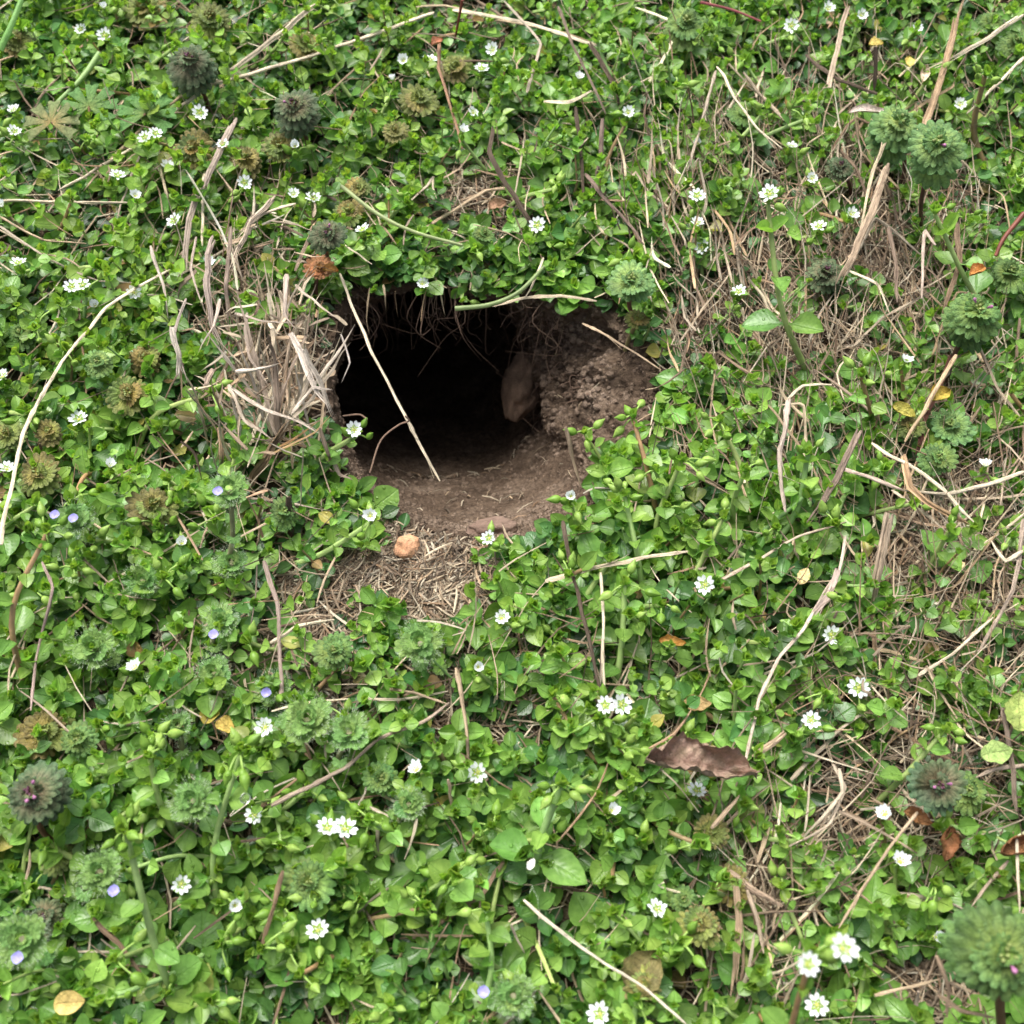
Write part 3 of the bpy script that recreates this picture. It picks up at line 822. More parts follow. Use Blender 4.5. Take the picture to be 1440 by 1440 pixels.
def chickweed_plant(px, py, h, flowers=1, buds=2, size=.009, base=None, ln=None, nodes=8, open_=None, broad=None, fscale=1.0, col=MID, tipcol=FRESH, stem_r=.0008, desc=None, label=None, spots=None):
    tip = W(px, py, h)
    if base is None:
        a = G(3.14); ln = ln or G(.010, .030)
        b = tip[:2] + np.array([math.cos(a), math.sin(a)]) * ln
        bx, by = P((b[0], b[1], 0))
        if hole_r(bx, by) < 1.12: b = tip[:2] + unit(tip[:2] - cen_w[:2]) * ln
        base = np.array([b[0], b[1], 0])
    else: base = np.array(W(*base, 0.0))
    base[2] = gz(base[0], base[1]) - .001
    t0 = empty('chickweed_sprig', base, None, 'wild plant', 'chickweed sprigs standing out of the green mat')
    l_, s_ = MB(), MB()
    top = np.array(tip) - np.array([0, 0, .004])
    sprig(l_, s_, base, top, size, nodes=nodes, col=col, tipcol=tipcol, broad=(rng.random() < .3) if broad is None else broad, stem_r=stem_r)
    fl = []
    for k in range(flowers):
        if spots and k < len(spots): fp = W(spots[k][0], spots[k][1], h + .002)
        elif k == 0: fp = np.array(tip)
        else: fp = np.array(tip) + np.array([G(.004), G(.004), G(-.003, .001)])
        d = unit(np.array([G(.55), G(.5) + .15, 1.0]) + cam_dir(fp) * .3)
        fl.append((fp, d)); tube(s_, spline([top - [0, 0, .001], (top + fp) / 2 + ORI() * .001, fp - d * .0008], 5), .00032, (.2, .34, .07), 5)
    bu = []
    for k in range(buds):
        a = G(3.14); r_ = G(.0015, .0045) if rng.random() < .75 else G(.004, .007)
        bp = top + np.array([math.cos(a) * r_, math.sin(a) * r_, G(-.002, .003)])
        d = unit(np.array([math.cos(a) * .8, math.sin(a) * .8, G(-.5, 1.6)]))
        bu.append((bp, d)); tube(s_, spline([top, (top + bp) / 2 + [0, 0, .0015], bp], 5), .00028, (.24, .38, .08), 5)
    l_.build('leaves', M['leaf'], t0, base); s_.build('stem', M['stem'], t0, base)
    for fp, d in fl:
        k = rng.integers(5) if open_ is None else open_
        f = child('flower', FL[k][0], t0, fp - base, d, fscale * G(.74, .98)); sub('flower_centre', FL[k][1], f); sub('calyx', CALYX, f)
    for bp, d in bu: child('bud', BUDM[rng.integers(2)], t0, bp - base, d, G(.7, 1.05))
    if label: t0['label'] = label
    else:
        if desc is None:
            nf = {0: 'flowerless', 1: 'single-flowered', 2: 'two-flowered', 3: 'three-flowered'}[flowers]
            desc = f'{nf} chickweed sprig' + ('' if buds else ' without buds')
        queue_label(t0, desc, px, py)
    return t0

# measured white flowers (px, py[, height, base])
SINGLES = [(146, 13), (115, 43), (148, 51), (21, 158), (20, 187), (281, 160), (314, 205), (165, 250), (235, 237), (190, 277), (247, 313), (415, 207), (343, 258),
           (413, 275), (441, 282), (5, 292), (292, 372), (27, 373), (188, 412), (135, 432), (568, 87), (605, 88), (553, 115), (677, 100), (694, 72), (813, 112), (883, 160),
           (665, 160), (650, 187), (511, 326), (756, 318), (1163, 15), (1210, 23), (1113, 38), (1288, 40), (1349, 149), (1112, 209), (982, 203), (1195, 303), (1141, 252), (980, 317), (987, 348),
           (1152, 322), (1039, 413), (980, 278), (5, 532), (10, 662), (112, 592), (155, 658), (256, 766), (192, 942), (1272, 511), (1385, 657), (992, 823), (1168, 893), (374, 1023), (360, 1146),
           (255, 1243), (330, 1273), (448, 1310), (587, 1085), (673, 1086), (858, 1141), (884, 1115), (708, 1206), (922, 1281), (845, 1427), (672, 938), (1208, 967), (1140, 1014), (979, 1114),
           (1245, 1147), (1265, 1214), (1313, 1318), (1149, 1413)]
for px, py in SINGLES:
    near = np.clip((py - 200) / 1000, 0, 1)
    chickweed_plant(px, py, G(.014, .024), 1, rng.integers(0, 4), size=G(.0078, .0100) * (1 + .12 * near), nodes=rng.integers(5, 9), fscale=1.05)
PAIRS = [((218, 190), (205, 195)), ((117, 403), (102, 405)), ((459, 1167), (484, 1168)), ((850, 993), (872, 991))]
for a, b in PAIRS:
    chickweed_plant(*a, .024, 2, 2, size=.010, spots=[a, b], open_=0, fscale=1.1)
# sprigs reaching over the burrow edge
chickweed_plant(498, 605, .028, 1, 3, size=.0085, base=(395, 690), nodes=7, stem_r=.0011, label='flowering chickweed stem leaning over the burrow edge beside the dry grass clump')
chickweed_plant(521, 726, .024, 1, 3, size=.0095, base=(385, 800), nodes=7, stem_r=.0011, label='chickweed stem with one open flower just above the orange stone')
chickweed_plant(594, 400, .006, 1, 0, size=.0078, base=(590, 375), nodes=3, broad=True, open_=1, label='small round-leaved chickweed with a flower on the burrow roof edge')
chickweed_plant(689, 757, .016, 1, 3, size=.0095, base=(800, 800), nodes=8, stem_r=.001, label='chickweed stem reaching over the litter in front of the burrow')
chickweed_plant(803, 698, .022, 1, 3, size=.0092, base=(870, 790), nodes=8, label='chickweed sprig with a flower at the burrow corner beside a brown stub')
chickweed_plant(823, 602, .018, 0, 3, size=.0085, base=(880, 680), nodes=6, label='bright budding chickweed shoot against the soil bank of the burrow')
chickweed_plant(892, 580, .028, 0, 4, size=.010, base=(930, 760), nodes=8, stem_r=.001, label='tall budding chickweed shoot beside the soil bank')
chickweed_plant(705, 870, .018, 1, 3, size=.0095, base=(860, 880), nodes=8, stem_r=.001, label='low chickweed stem with tiny flower below the burrow litter')
chickweed_plant(525, 400, .006, 0, 0, size=.008, base=(520, 372), nodes=3, broad=True, label='flowerless round-leaved chickweed sprouting on the burrow roof edge')
chickweed_plant(650, 415, .004, 0, 2, size=.007, base=(650, 380), nodes=4, label='small budding chickweed tuft hanging over the burrow roof')
# tall ones
chickweed_plant(1083, 275, .062, 1, 3, size=.013, base=(1150, 545), nodes=5, stem_r=.00115, fscale=1.1, label='tall chickweed stem with broad leaves and one white flower among dry stalks')
chickweed_plant(1320, 290, .050, 0, 1, size=.015, base=(1425, 480), nodes=5, broad=True, stem_r=.0010, label='large round-leaved chickweed branch near a red-brown henbit stem')
chickweed_plant(1390, 95, .040, 0, 5, size=.011, base=(1400, 250), nodes=6, stem_r=.0013, label='tall chickweed branch crowded with pale buds above the white flower')
chickweed_plant(400 * 1 - 230, 1165, .055, 0, 7, size=.012, base=(262, 1440), nodes=6, stem_r=.00115, label='tall thick chickweed stem topped by a cluster of lime buds')
chickweed_plant(335, 1050, .050, 0, 6, size=.011, base=(308, 1320), nodes=6, stem_r=.0010, label='tall chickweed stem carrying many pointed buds below the brown litter')
chickweed_plant(790, 1100, .040, 0, 4, size=.015, base=(770, 1240), nodes=5, stem_r=.0013, label='large matte-leaved chickweed rosette with drooping buds')
chickweed_plant(880, 815, .030, 0, 5, size=.010, base=(860, 990), nodes=7, stem_r=.0011, label='budding chickweed shoot crossing in front of the thick pale straw')
chickweed_plant(60, 740, .050, 0, 6, size=.011, base=(45, 1000), nodes=6, stem_r=.0010, label='tall chickweed stem with clustered buds and two big drooping leaves')
chickweed_plant(1145, 1340, .088, 2, 4, size=.011, base=(1200, 1560), nodes=5, stem_r=.0010, spots=[(1183, 1336), (1134, 1356)], open_=0, fscale=1.05, label='chickweed stem with the big pair of white flowers raised close to the viewer')
chickweed_plant(640, 1225, .030, 0, 2, size=.015, base=(600, 1330), nodes=4, broad=True, label='broad round-leaved chickweed with rain beads below the white flowers')
chickweed_plant(1140, 590 + 40, .035, 0, 3, size=.010, base=(1060, 800), nodes=7, stem_r=.0011, broad=True, label='round-leaved chickweed stem rising between dry stalks')
chickweed_plant(1015, 585, .030, 0, 3, size=.009, base=(1060, 780), nodes=7, stem_r=.0011, label='slim chickweed stem with a lime bud above round leaves')
chickweed_plant(1340, 740, .030, 0, 2, size=.012, base=(1275, 860), nodes=5, stem_r=.0010, label='thick-stemmed chickweed shoot on the dry litter')
for a, b, h, ba, bb, nb, lab in [(960, 640, .034, 930, 790, 4, 'leaning chickweed shoot behind the split tan stub'), (1215, 520, .040, 1235, 640, 3, 'pale-stemmed chickweed shoot below a side-facing white flower'), (880, 690, .032, 905, 860, 5, 'many-budded chickweed stem right beside the thick pale straw'.replace('right ', '')),
                                (1050, 655, .034, 1052, 760, 2, 'chickweed stem with stepped round leaf pairs among dry stalks'), (205, 1060, .042, 260, 1200, 4, 'leaning chickweed shoot between hairy rosettes'), (520, 1150, .030, 600, 1270, 3, 'chickweed stem slanting behind the paired flowers of the lower mat')]:
    chickweed_plant(a, b, h, 0, nb, size=.0105, base=(ba, bb), nodes=7, stem_r=.0010, label=lab)
# flowerless shoots that stand out of the mat
GRID = []
for k in range(900):
    px, py = G(0, 1440), G(0, 1440)
    if hole_r(px, py) < 1.25 or rng.random() < bare(px, py) * 1.2 or gauss(px, py, 600, 800, 150, 100) > .35: continue
    if any((px - a) ** 2 + (py - b) ** 2 < 46 ** 2 for a, b in GRID + SINGLES): continue
    if ((px - 985) / 80) ** 2 + ((py - 1085) / 50) ** 2 < 1: continue
    GRID.append((px, py))
GRID = GRID[:170]
for px, py in GRID:
    near = np.clip((py - 200) / 1000, 0, 1)
    chickweed_plant(px, py, G(.014, .030), 0, rng.integers(0, 5), ln=G(.012, .036), stem_r=G(.0007, .0010), size=G(.0082, .0112) * (1 + .12 * near), nodes=rng.integers(4, 8), broad=rng.random() < .2 + .4 * near, col=np.array(MID) * G(.85, 1.2))
# ------------------------------------------------------------------ henbit
def henbit(px, py, rad, tone='g', h=.018, base=None, tiers=2, desc=None, label=None, florets=0, group='henbit plants'):
    top = W(px, py, h)
    base = W(px + G(25), py + G(20, 55), 0) if base is None else W(*base, 0)
    base[2] = gz(base[0], base[1]) - .001
    t0 = empty('henbit_plant', base, None, 'wild plant', group)
    dist = np.linalg.norm(top - cam_pos); r = rad / 1440 * TF * dist * .98
    l_, s_, f_, c_ = MB(), MB(), MB(), MB()
    ax = unit(np.array([G(.2), G(.2), 1]) + cam_dir(top) * .35)
    stemc = (.11, .045, .035) if tone != 'y' else (.14, .12, .05)
    pts = spline([base, (base + top) / 2 + ORI() * .003, top], 10)
    tube(s_, pts, .0009 if rad < 50 else .0013, hue(stemc, .1), 5)
    colr = {'g': (.105, .195, .058), 'y': (.130, .205, .062), 'p': (.088, .135, .062), 'm': (.125, .235, .085), 'o': (.25, .155, .08)}[tone]
    keys = {'g': 'hg', 'y': 'hy', 'p': 'hp', 'm': 'hg', 'o': 'hy'}[tone]
    a1 = unit(np.cross(ax, [1, 0, .1])); b1 = np.cross(ax, a1)
    lay = [(0, 1.0, 2, .0), (.10, .74, 2, .22), (.20, .46, 2, .55), (.26, .28, 3, .95)]
    if tiers >= 3: lay = [(-.8, 1.0, 2, -.05), (-.7, .8, 2, .1)] + lay
    off = G(3.14)
    for z, sc, n, el in lay:
        off += 1.57 + G(.25)
        for i in range(n):
            a = off + i * 2 * math.pi / n + G(.15)
            o = a1 * math.cos(a) + b1 * math.sin(a)
            e = el + G(.28)
            p = top + ax * (z * r + i * .03 * r) + o * r * .05 * sc
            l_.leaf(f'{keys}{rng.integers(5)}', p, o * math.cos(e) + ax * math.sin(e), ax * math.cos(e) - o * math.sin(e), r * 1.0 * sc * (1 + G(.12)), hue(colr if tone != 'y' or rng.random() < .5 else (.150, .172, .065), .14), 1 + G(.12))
    if tone != 'o':
        for i in range(6):
            a = G(3.14); o = a1 * math.cos(a) + b1 * math.sin(a)
            lathe(c_, [(0, .2), (.3, .5), (.8, .4), (1.1, .05)], top + ax * r * .38 + o * r * .16 * rng.random(), ax + o * .9, r * .11, (1, 1, 1), 5)
    l_.build('leaves', M['henbit'], t0, base); s_.build('stem', M['stem'], t0, base)
    c_.build('calyx_cluster', M['dark_purple'] if tone == 'p' else M['calyx_green'] if tone in 'ygm' else M['root'], t0, base) if tone != 'o' else None
    for i in range(florets):
        a = G(3.14); o = a1 * math.cos(a) + b1 * math.sin(a); f = MB()
        lathe(f, [(0, .10), (.5, .12), (.9, .2), (1.1, .26), (1.3, .1), (1.35, 0)], top + ax * r * .30 + o * r * .14, ax + o * .8, r * .26, (1, 1, 1), 7)
        f.build('floret', M['purple'], t0, base)
    nm = {'g': 'green', 'y': 'yellow-brown', 'p': 'purple-tinged', 'm': 'mint-green', 'o': 'orange dried'}[tone]
    if label: t0['label'] = label
    else: queue_label(t0, desc or f'{nm} scalloped henbit rosette', px, py)
HB = [(205, 15, 30, 'y'), (295, 28, 27, 'y'), (25, 60, 25, 'y'), (345, 225, 26, 'y'), (393, 207, 25, 'y'), (272, 211, 25, 'y'), (450, 378, 21, 'o'), (590, 142, 28, 'y'), (640, 95, 23, 'y'), (555, 185, 18, 'y'), (490, 297, 21, 'y'),
      (430, 62, 22, 'y'), (898, 448, 17, 'y'), (965, 35, 30, 'g'), (1050, 160, 27, 'g'), (1180, 235, 22, 'p'), (1160, 385, 30, 'p'), (1335, 600, 31, 'm'), (1318, 645, 24, 'g'), (1360, 1112, 30, 'g'),
      (1000, 1170, 24, 'y'), (985, 1300, 30, 'y'), (80, 1205, 28, 'y'), (65, 1030, 36, 'y'), (110, 1040, 26, 'g'), (215, 712, 32, 'y'), (55, 668, 30, 'y'), (10, 612, 23, 'y'), (68, 608, 20, 'y'), (180, 555, 32, 'y'),
      (204, 505, 24, 'y'), (137, 510, 22, 'g'), (432, 1240, 34, 'g'), (537, 1095, 26, 'g'), (680, 330, 18, 'g'), (1280, 600, 18, 'y'), (1430, 60, 24, 'g'), (60, 1290, 28, 'p'), (505, 265, 17, 'y'), (30, 470, 22, 'g'), (1420, 385, 26, 'g'), (1395, 30, 18, 'g'),
      (400, 560 + 160, 22, 'g'), (1030, 1245, 24, 'y'), (960, 1265, 22, 'g'), (470, 915, 26, 'g'), (905, 1385, 26, 'y')]
for px, py, rad, tone in HB: henbit(px, py, rad, tone, h=G(.012, .022))
henbit(268, 85, 30, 'p', .034, base=(295, 165), tiers=3, label='two-tiered dark henbit with purple top on a red-brown stem')
henbit(413, 150, 30, 'p', .034, base=(432, 225), tiers=3, florets=1, label='purple-topped henbit standing above two yellow-brown rosettes')
henbit(462, 330, 27, 'p', .030, base=(455, 385), florets=1, label='dark purple henbit over the dry stalks at the burrow edge')
henbit(888, 398, 36, 'm', .026, base=(905, 445), label='big round pale green henbit on the burrow rim')
henbit(1262, 175, 34, 'm', .040, base=(1270, 260), tiers=3, label='pale green henbit top beside the one on a long brown stem')
henbit(1318, 205, 38, 'm', .055, base=(1300, 330), tiers=3, florets=1, label='broad mint-green henbit on a long red-brown stem')
henbit(1372, 440, 39, 'g', .040, base=(1330, 560), tiers=3, florets=2, label='wide green henbit with pink specks near the orange dried leaf')
henbit(1318, 1103, 36, 'p', .034, base=(1330, 1180), florets=2, label='dark henbit with pink buds above the crinkled rust leaf')
henbit(1410, 1342, 58, 'g', .072, base=(1420, 1500), tiers=3, florets=1, label='largest henbit, soft and out of focus with wrinkled whorls of leaves')
henbit(46, 1115, 40, 'p', .040, base=(100, 1200), tiers=3, florets=4, label='dark henbit crowned with bright pink flowers')
# ------------------------------------------------------------------ hairy speedwell
def hairs(mb, c, ax, r, n, ln):
    for i in range(n):
        a = G(3.14); a1 = unit(np.cross(ax, [1, 0, .1])); b1 = np.cross(ax, a1); o = a1 * math.cos(a) + b1 * math.sin(a)
        rr = r * (.35 + .65 * rng.random() ** .3)
        p = c + o * rr + ax * G(-.1, .45) * r; d = unit(o + ax * G(-.2, .9)) * ln * G(.6, 1.2)
        s = unit(np.cross(d, cam_dir(p))) * .000035
        mb.add([p - s, p + s, p + d + s * .2, p + d - s * .2], [[0, 1, 2, 3]])
def speedwell(px, py, rad, h=.02, base=None, fl=(), label=None, tone=(.165, .30, .085), n=5):
    top = W(px, py, h); base = W(px + G(20), py + G(30, 60), 0) if base is None else W(*base, 0)
    base[2] = gz(base[0], base[1]) - .001
    t0 = empty('speedwell_plant', base, None, 'wild plant', 'hairy speedwell plants')
    l_, s_, h_ = MB(), MB(), MB()
    r = rad / 1440 * TF * np.linalg.norm(top - cam_pos)
    ax = unit(np.array([G(.2), G(.2), 1]) + cam_dir(top) * .3); a1 = unit(np.cross(ax, [1, 0, .1])); b1 = np.cross(ax, a1)
    pts = spline([base, (base + top) / 2 + ORI() * .004, top - ax * r * .2], 10)
    tube(s_, pts, .0009, (.2, .2, .1), 6)
    ring = [(-.15, 1.0, 4, .0), (0, .78, 3, .35), (.14, .52, 3, .75), (.22, .34, 3, 1.05)]
    off = G(3.14)
    for z, sc, m_, el in ring:
        off += .75
        for i in range(m_):
            a = off + i * 2 * math.pi / m_ + G(.2); o = a1 * math.cos(a) + b1 * math.sin(a)
            p = top + ax * z * r + o * r * .42 * sc
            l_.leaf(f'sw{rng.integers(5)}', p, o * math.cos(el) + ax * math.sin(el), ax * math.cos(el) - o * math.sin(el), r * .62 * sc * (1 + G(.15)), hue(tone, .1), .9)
    # leaves down the stem
    for k in range(1, 3):
        pp = pts[9 - 3 * k]
        for s in (1, -1):
            a = off + k * 1.57; o = (a1 * math.cos(a) + b1 * math.sin(a)) * s
            l_.leaf(f'sw{rng.integers(5)}', pp + o * r * .5, o, ax, r * .42, hue(tone, .12), .9)
            hairs(h_, pp + o * r * .5, ax, r * .45, 40, .0011)
    hairs(h_, top, ax, r, 190, .0011)
    l_.build('leaves', M['fuzzy'], t0, base); s_.build('stem', M['stem'], t0, base)
    h_.build('hairs', M['hair'], t0, base)['kind'] = 'stuff'
    for (fx, fy) in fl:
        f = MB(); fp = W(fx, fy, h + .003)
        for i in range(4):
            a = i * 1.57 + G(.2); f.leaf('vpetal', fp, (math.cos(a), math.sin(a), .35), (-.3 * math.cos(a), -.3 * math.sin(a), 1), .0019, (1, 1, 1))
        f.build('flower', M['lilac'], t0, base)
    if label: t0['label'] = label
    else: queue_label(t0, 'hairy speedwell rosette', px, py)
speedwell(270, 1125, 30, .032, label='veined mint-green hairy rosette below the lime bud clusters')
speedwell(490, 1028, 30, .030, label='tight grey-green hairy rosette beside the peeling grey twig')
speedwell(590, 903, 34, .030, label='hairy round-lobed speedwell tuft on the litter below the orange stone')
speedwell(432, 1010, 36, .026, label='hairy speedwell with overlapping lobed leaves left of the tight rosette'.replace('left of', 'next to'))
speedwell(322, 688, 28, .045, base=(298, 840), fl=[(307, 692)], label='tall hairy speedwell stem with one lilac flower')
speedwell(325, 790, 22, .020)
speedwell(105, 728, 26, .030, fl=[(78, 725), (104, 730)], label='hairy speedwell with two tiny lilac flowers under a chickweed stem')
speedwell(310, 872, 24, .020, fl=[(301, 893)], label='hairy speedwell with a lilac flower above the brown litter')
speedwell(385, 965, 24, .016, fl=[(375, 975)], label='low hairy speedwell with one lilac flower on the brown litter')
speedwell(200, 815, 24, .020); speedwell(130, 910, 30, .024); speedwell(300, 945, 24, .018); speedwell(250, 1020, 20, .018)
speedwell(140, 1225, 30, .030, fl=[(161, 1253)], label='hairy speedwell with a violet-blue flower beside the thick stem')
speedwell(30, 1320, 34, .036, fl=[(26, 1347)], label='pale hairy speedwell with one lilac flower near the photo corner')
speedwell(722, 1400, 28, .026, fl=[(680, 1395)], label='dark hairy speedwell rosette with one lilac flower beside it')
speedwell(1000, 1185, 18, .012); speedwell(575, 1130, 22, .022)

# lobed cranesbill leaves
g0 = W(140, 240, 0); g0[2] = 0
t0 = empty('geranium_seedling', g0, 'wild geranium with deeply cut palmate leaves, one flushed red', 'wild plant')
s_ = MB()
for k, (px, py, s, c) in enumerate([(72, 172, .0115, (.15, .185, .07)), (125, 150, .0120, (.085, .20, .05)), (205, 160, .0125, (.085, .21, .05))]):
    p = W(px, py, .020); l_ = MB()
    l_.leaf(f'ge{k}', p, (G(.3), 1, .15), (0, -.15, 1), s, c); l_.build('leaf', M['fuzzy'], t0, g0)
    tube(s_, spline([g0, (p + g0) / 2 + [0, 0, .004], p], 8), .0005, (.2, .12, .06), 5)
s_.build('stem', M['stem'], t0, g0)

# ------------------------------------------------------------------ dry stalks
def stalk_mb(mb, pts, w, col, flat=.6, kink=.06, n=None, twist=None, end=.5, rough=.16, dark_end=False):
    pts = np.asarray(pts, float); L_ = np.linalg.norm(pts[-1] - pts[0]); n = n or max(10, int(L_ / .0016))
    q = resample(pts, n); m = n // 5 + 3
    jl = rng.normal(0, 1, (m, 3)) * w * kink * 4; tt = np.linspace(0, m - 1, n)
    q = q + np.stack([np.interp(tt, np.arange(m), jl[:, i]) for i in range(3)], -1)
    q[:, 2] = np.maximum(q[:, 2], pts[:, 2].min() - .001)
    t = unit(pts[-1] - pts[0]); side = unit(np.cross(t, cam_dir(pts.mean(0)))); nrm = np.cross(side, t)
    base_c = np.array(col)
    def strip(off, lift, r, i0, i1, c, fl):
        k = i1 - i0
        if k < 4: return
        qq = q[i0:i1] + side * off + nrm * lift; u = np.linspace(0, 1, k)
        qq = qq + side * (np.interp(u * 5, np.arange(6), rng.normal(0, .07, 6)) * w)[:, None]
        rad = r * (1 - .25 * u) * (1 + .10 * np.sin(u * G(5, 16) + G(3)))
        rad[-1] *= end; rad[-2] *= (end + 1) / 2; rad[0] *= .6
        if end < .3: rad *= np.clip((1.02 - u) / .5, 0, 1) ** .7
        for _ in range(int(L_ / .02)): rad[rng.integers(1, k - 1)] *= 1.22
        cc = c[None] * (1 + .35 * vnoise(qq, 160, 21, 3))[:, None]
        if dark_end: cc = cc * np.where(u > .75, .4, 1)[:, None]
        tube(mb, qq, rad, np.clip(cc, .01, .9), 7, flat=fl, twist=G(1.2) if twist is None else twist, cup=.4 if fl < .5 else .12, rough=rough)
    if w > .0009 and n > 8:
        ns = 3 if w < .0015 else (4 if w < .0024 else 6)
        for i in range(ns):
            off = ((i + .5) / ns - .5) * 2 * w * .8
            strip(off, G(.12) * w, w * 1.15 / ns ** .75, int(rng.random() * n * .08), n - int(rng.random() ** 2 * n * .3), base_c * (1 + G(.28)), min(flat, .55))
        for i in range(2):                # loose fibres peeling off
            i0 = rng.integers(0, max(1, n - 5)); i1 = min(n, i0 + max(5, n // 3)); k = i1 - i0
            pp = q[i0:i1] + side * (G(1) * w + np.linspace(0, 1, k) ** 2 * G(1) * w * 2.5)[:, None] + nrm * (np.linspace(0, 1, k) ** 2 * w * G(.2, 1.5))[:, None]
            tube(mb, pp, np.linspace(.00022, .00008, k), base_c * G(.8, 1.25), 4)
    else:
        strip(0, 0, w, 0, n, base_c, flat)
        if n > 14 and rng.random() < .5:
            i0 = rng.integers(0, n - 9); pp = q[i0:i0 + 9] + nrm * (np.linspace(0, 1, 9) * w * 2)[:, None] + side * (np.linspace(0, 1, 9) ** 2 * w * G(3))[:, None]
            tube(mb, pp, np.linspace(w * .35, .00006, 9), base_c * 1.1, 4, flat=.5)
def stalk(name, px_pts, w_px, col, heights, cat='dry grass', label=None, desc=None, flat=.6, dark_end=False, kink=.06, group='dry grass stalks lying over the plants'):
    hs = np.interp(np.linspace(0, 1, len(px_pts)), np.linspace(0, 1, len(heights)), heights); hs = np.where(hs > 0, hs * .8, hs)
    pts = np.array([W(a, b, h) for (a, b), h in zip(px_pts, hs)])
    w = w_px / 1440 * TF * np.linalg.norm(pts.mean(0) - cam_pos) / 2 * (.88 if w_px < 8 else .68)
    b = pts[0].copy(); mb = MB(); stalk_mb(mb, pts, w, col, flat=flat, dark_end=dark_end, kink=kink)
    o = mb.build(name, M['straw'], None, b); tag(o, label, cat, group)
    if not label: queue_label(o, desc, *np.array(px_pts, float).mean(0))
    return o
PALE, TAN, GREY, BRN, DK = (.76, .68, .54), (.54, .43, .31), (.49, .43, .36), (.25, .18, .12), (.11, .085, .066)
S = stalk
def GR(name, px_pts, w_px, col, heights, cat, label, group):
    hs = np.interp(np.linspace(0, 1, len(px_pts)), np.linspace(0, 1, len(heights)), heights)
    pts = np.array([W(a, b, h) for (a, b), h in zip(px_pts, hs)]); w = w_px / 1440 * TF * np.linalg.norm(pts.mean(0) - cam_pos) / 2
    mb = MB(); tube(mb, spline(pts, 24), np.linspace(w, w * .7, 24), col, 8, rough=.05)
    return tag(mb.build(name, M['stem'], None, pts[0]), label, cat, group)
S('straw', [(478, 385), (520, 490), (570, 585), (617, 676)], 5, PALE, [.014, .012, .004, -.010], label='long thin pale straw slanting across the dark burrow opening', flat=.8)
S('straw', [(448, 3), (385, 55), (310, 110)], 7, PALE, [.030, .022], label='upper part of a pale straw pointing at the top edge', flat=.8)
S('straw', [(305, 112), (240, 160), (190, 205), (120, 248), (82, 268)], 6, PALE, [.022, .018], label='pale bent straw ending below the lobed geranium leaves', flat=.8)
S('straw', [(260, 130), (205, 175), (160, 220), (118, 268)], 6, TAN, [.020, .016], label='tan straw running alongside the pale bent straw')
S('straw', [(610, 18), (540, 42), (440, 78), (300, 118)], 5, PALE, [.026, .024], label='long pale straw sloping down from the top centre')
S('straw', [(635, 14), (700, 24), (760, 38), (842, 66)], 6, PALE, [.026, .022], label='pale arched straw crossing the top centre')
S('straw', [(700, 28), (790, 45), (840, 62)], 4, TAN, [.022, .02], label='thin tan straw under the pale arched straw')
S('straw', [(0, 765), (12, 700), (35, 600), (90, 505), (150, 432), (240, 378)], 7, PALE, [.030, .030, .026], label='long curved pale straw down the photo edge', flat=.8)
S('dead_stem', [(330, 165), (312, 210), (285, 260), (265, 310), (258, 380), (252, 420)], 13, (.50, .43, .38), [.030, .024, .012], label='thick bent grey stem descending towards the dry grass clump', flat=.5)
S('straw', [(288, 240), (285, 300), (283, 350)], 5, PALE, [.020, .018], label='short pale straw beside the thick bent grey stem')
S('straw', [(0, 281), (90, 284), (185, 285)], 5, PALE, [.018, .018], label='level pale straw at the photo edge below small flowers')
S('straw', [(205, 200), (185, 250), (165, 306)], 5, GREY, [.022, .016], label='short grey curved straw beneath the two-flowered sprig')
S('straw', [(0, 305), (60, 338), (120, 342)], 4, TAN, [.018, .018], label='thin tan straw below the level pale straw')
S('straw', [(0, 318), (70, 365), (140, 395), (230, 400)], 4, GREY, [.018, .014], label='thin grey straw drooping through yellow-green chickweed')
S('straw', [(767, 818), (830, 800), (890, 788), (966, 776)], 11, (.62, .54, .42), [.020, .024, .026], label='thick pale straw lying below and beside the burrow', flat=.7)
S('dead_stem', [(792, 733), (800, 790), (815, 850), (832, 920), (846, 978)], 7, DK, [.022, .026, .024], label='slender dark grey stem crossing the thick pale straw', flat=.9)
S('straw', [(845, 806), (849, 870), (848, 935), (850, 985)], 5, PALE, [.028, .024], label='upright pale straw ending at the paired white flowers')
S('dead_stem', [(382, 1133), (430, 1108), (485, 1080), (530, 1040), (590, 1018), (632, 988)], 11, (.34, .28, .23), [.022, .026, .026], label='peeling grey twig lying among the lower leaves', flat=.6)
S('dead_stem', [(640, 940), (652, 1000), (660, 1078)], 10, TAN, [.032, .020], label='split brown stub standing above a white flower', dark_end=True)
S('dead_stem', [(545, 968), (585, 975), (630, 990)], 8, TAN, [.020, .024], label='short tan straw joining the peeling grey twig')
S('straw', [(1008, 92), (1035, 140), (1065, 180), (1100, 208)], 6, PALE, [.030, .026], label='pale bent straw pointing to a white flower')
S('dead_stem', [(1006, 100), (985, 180), (966, 240)], 8, GREY, [.030, .018], label='grey stalk joined to the pale bent straw')
S('straw', [(1190, 755), (1180, 800), (1150, 850), (1130, 885), (1090, 930), (1065, 990), (1045, 1085)], 7, (.62, .54, .47), [.030, .034, .028], label='twisted fibrous straw trailing down beside chickweed leaves', flat=.4)
S('straw', [(1180, 800), (1162, 840), (1140, 870)], 12, (.55, .46, .42), [.033, .033], label='frayed papery sheath on the twisted fibrous straw', flat=.25)
S('dead_stem', [(1250, 722), (1242, 770), (1232, 815), (1226, 852)], 19, (.50, .41, .32), [.040, .030, .016], label='split flat straw, widest of the dry stalks', flat=.3, kink=.03)
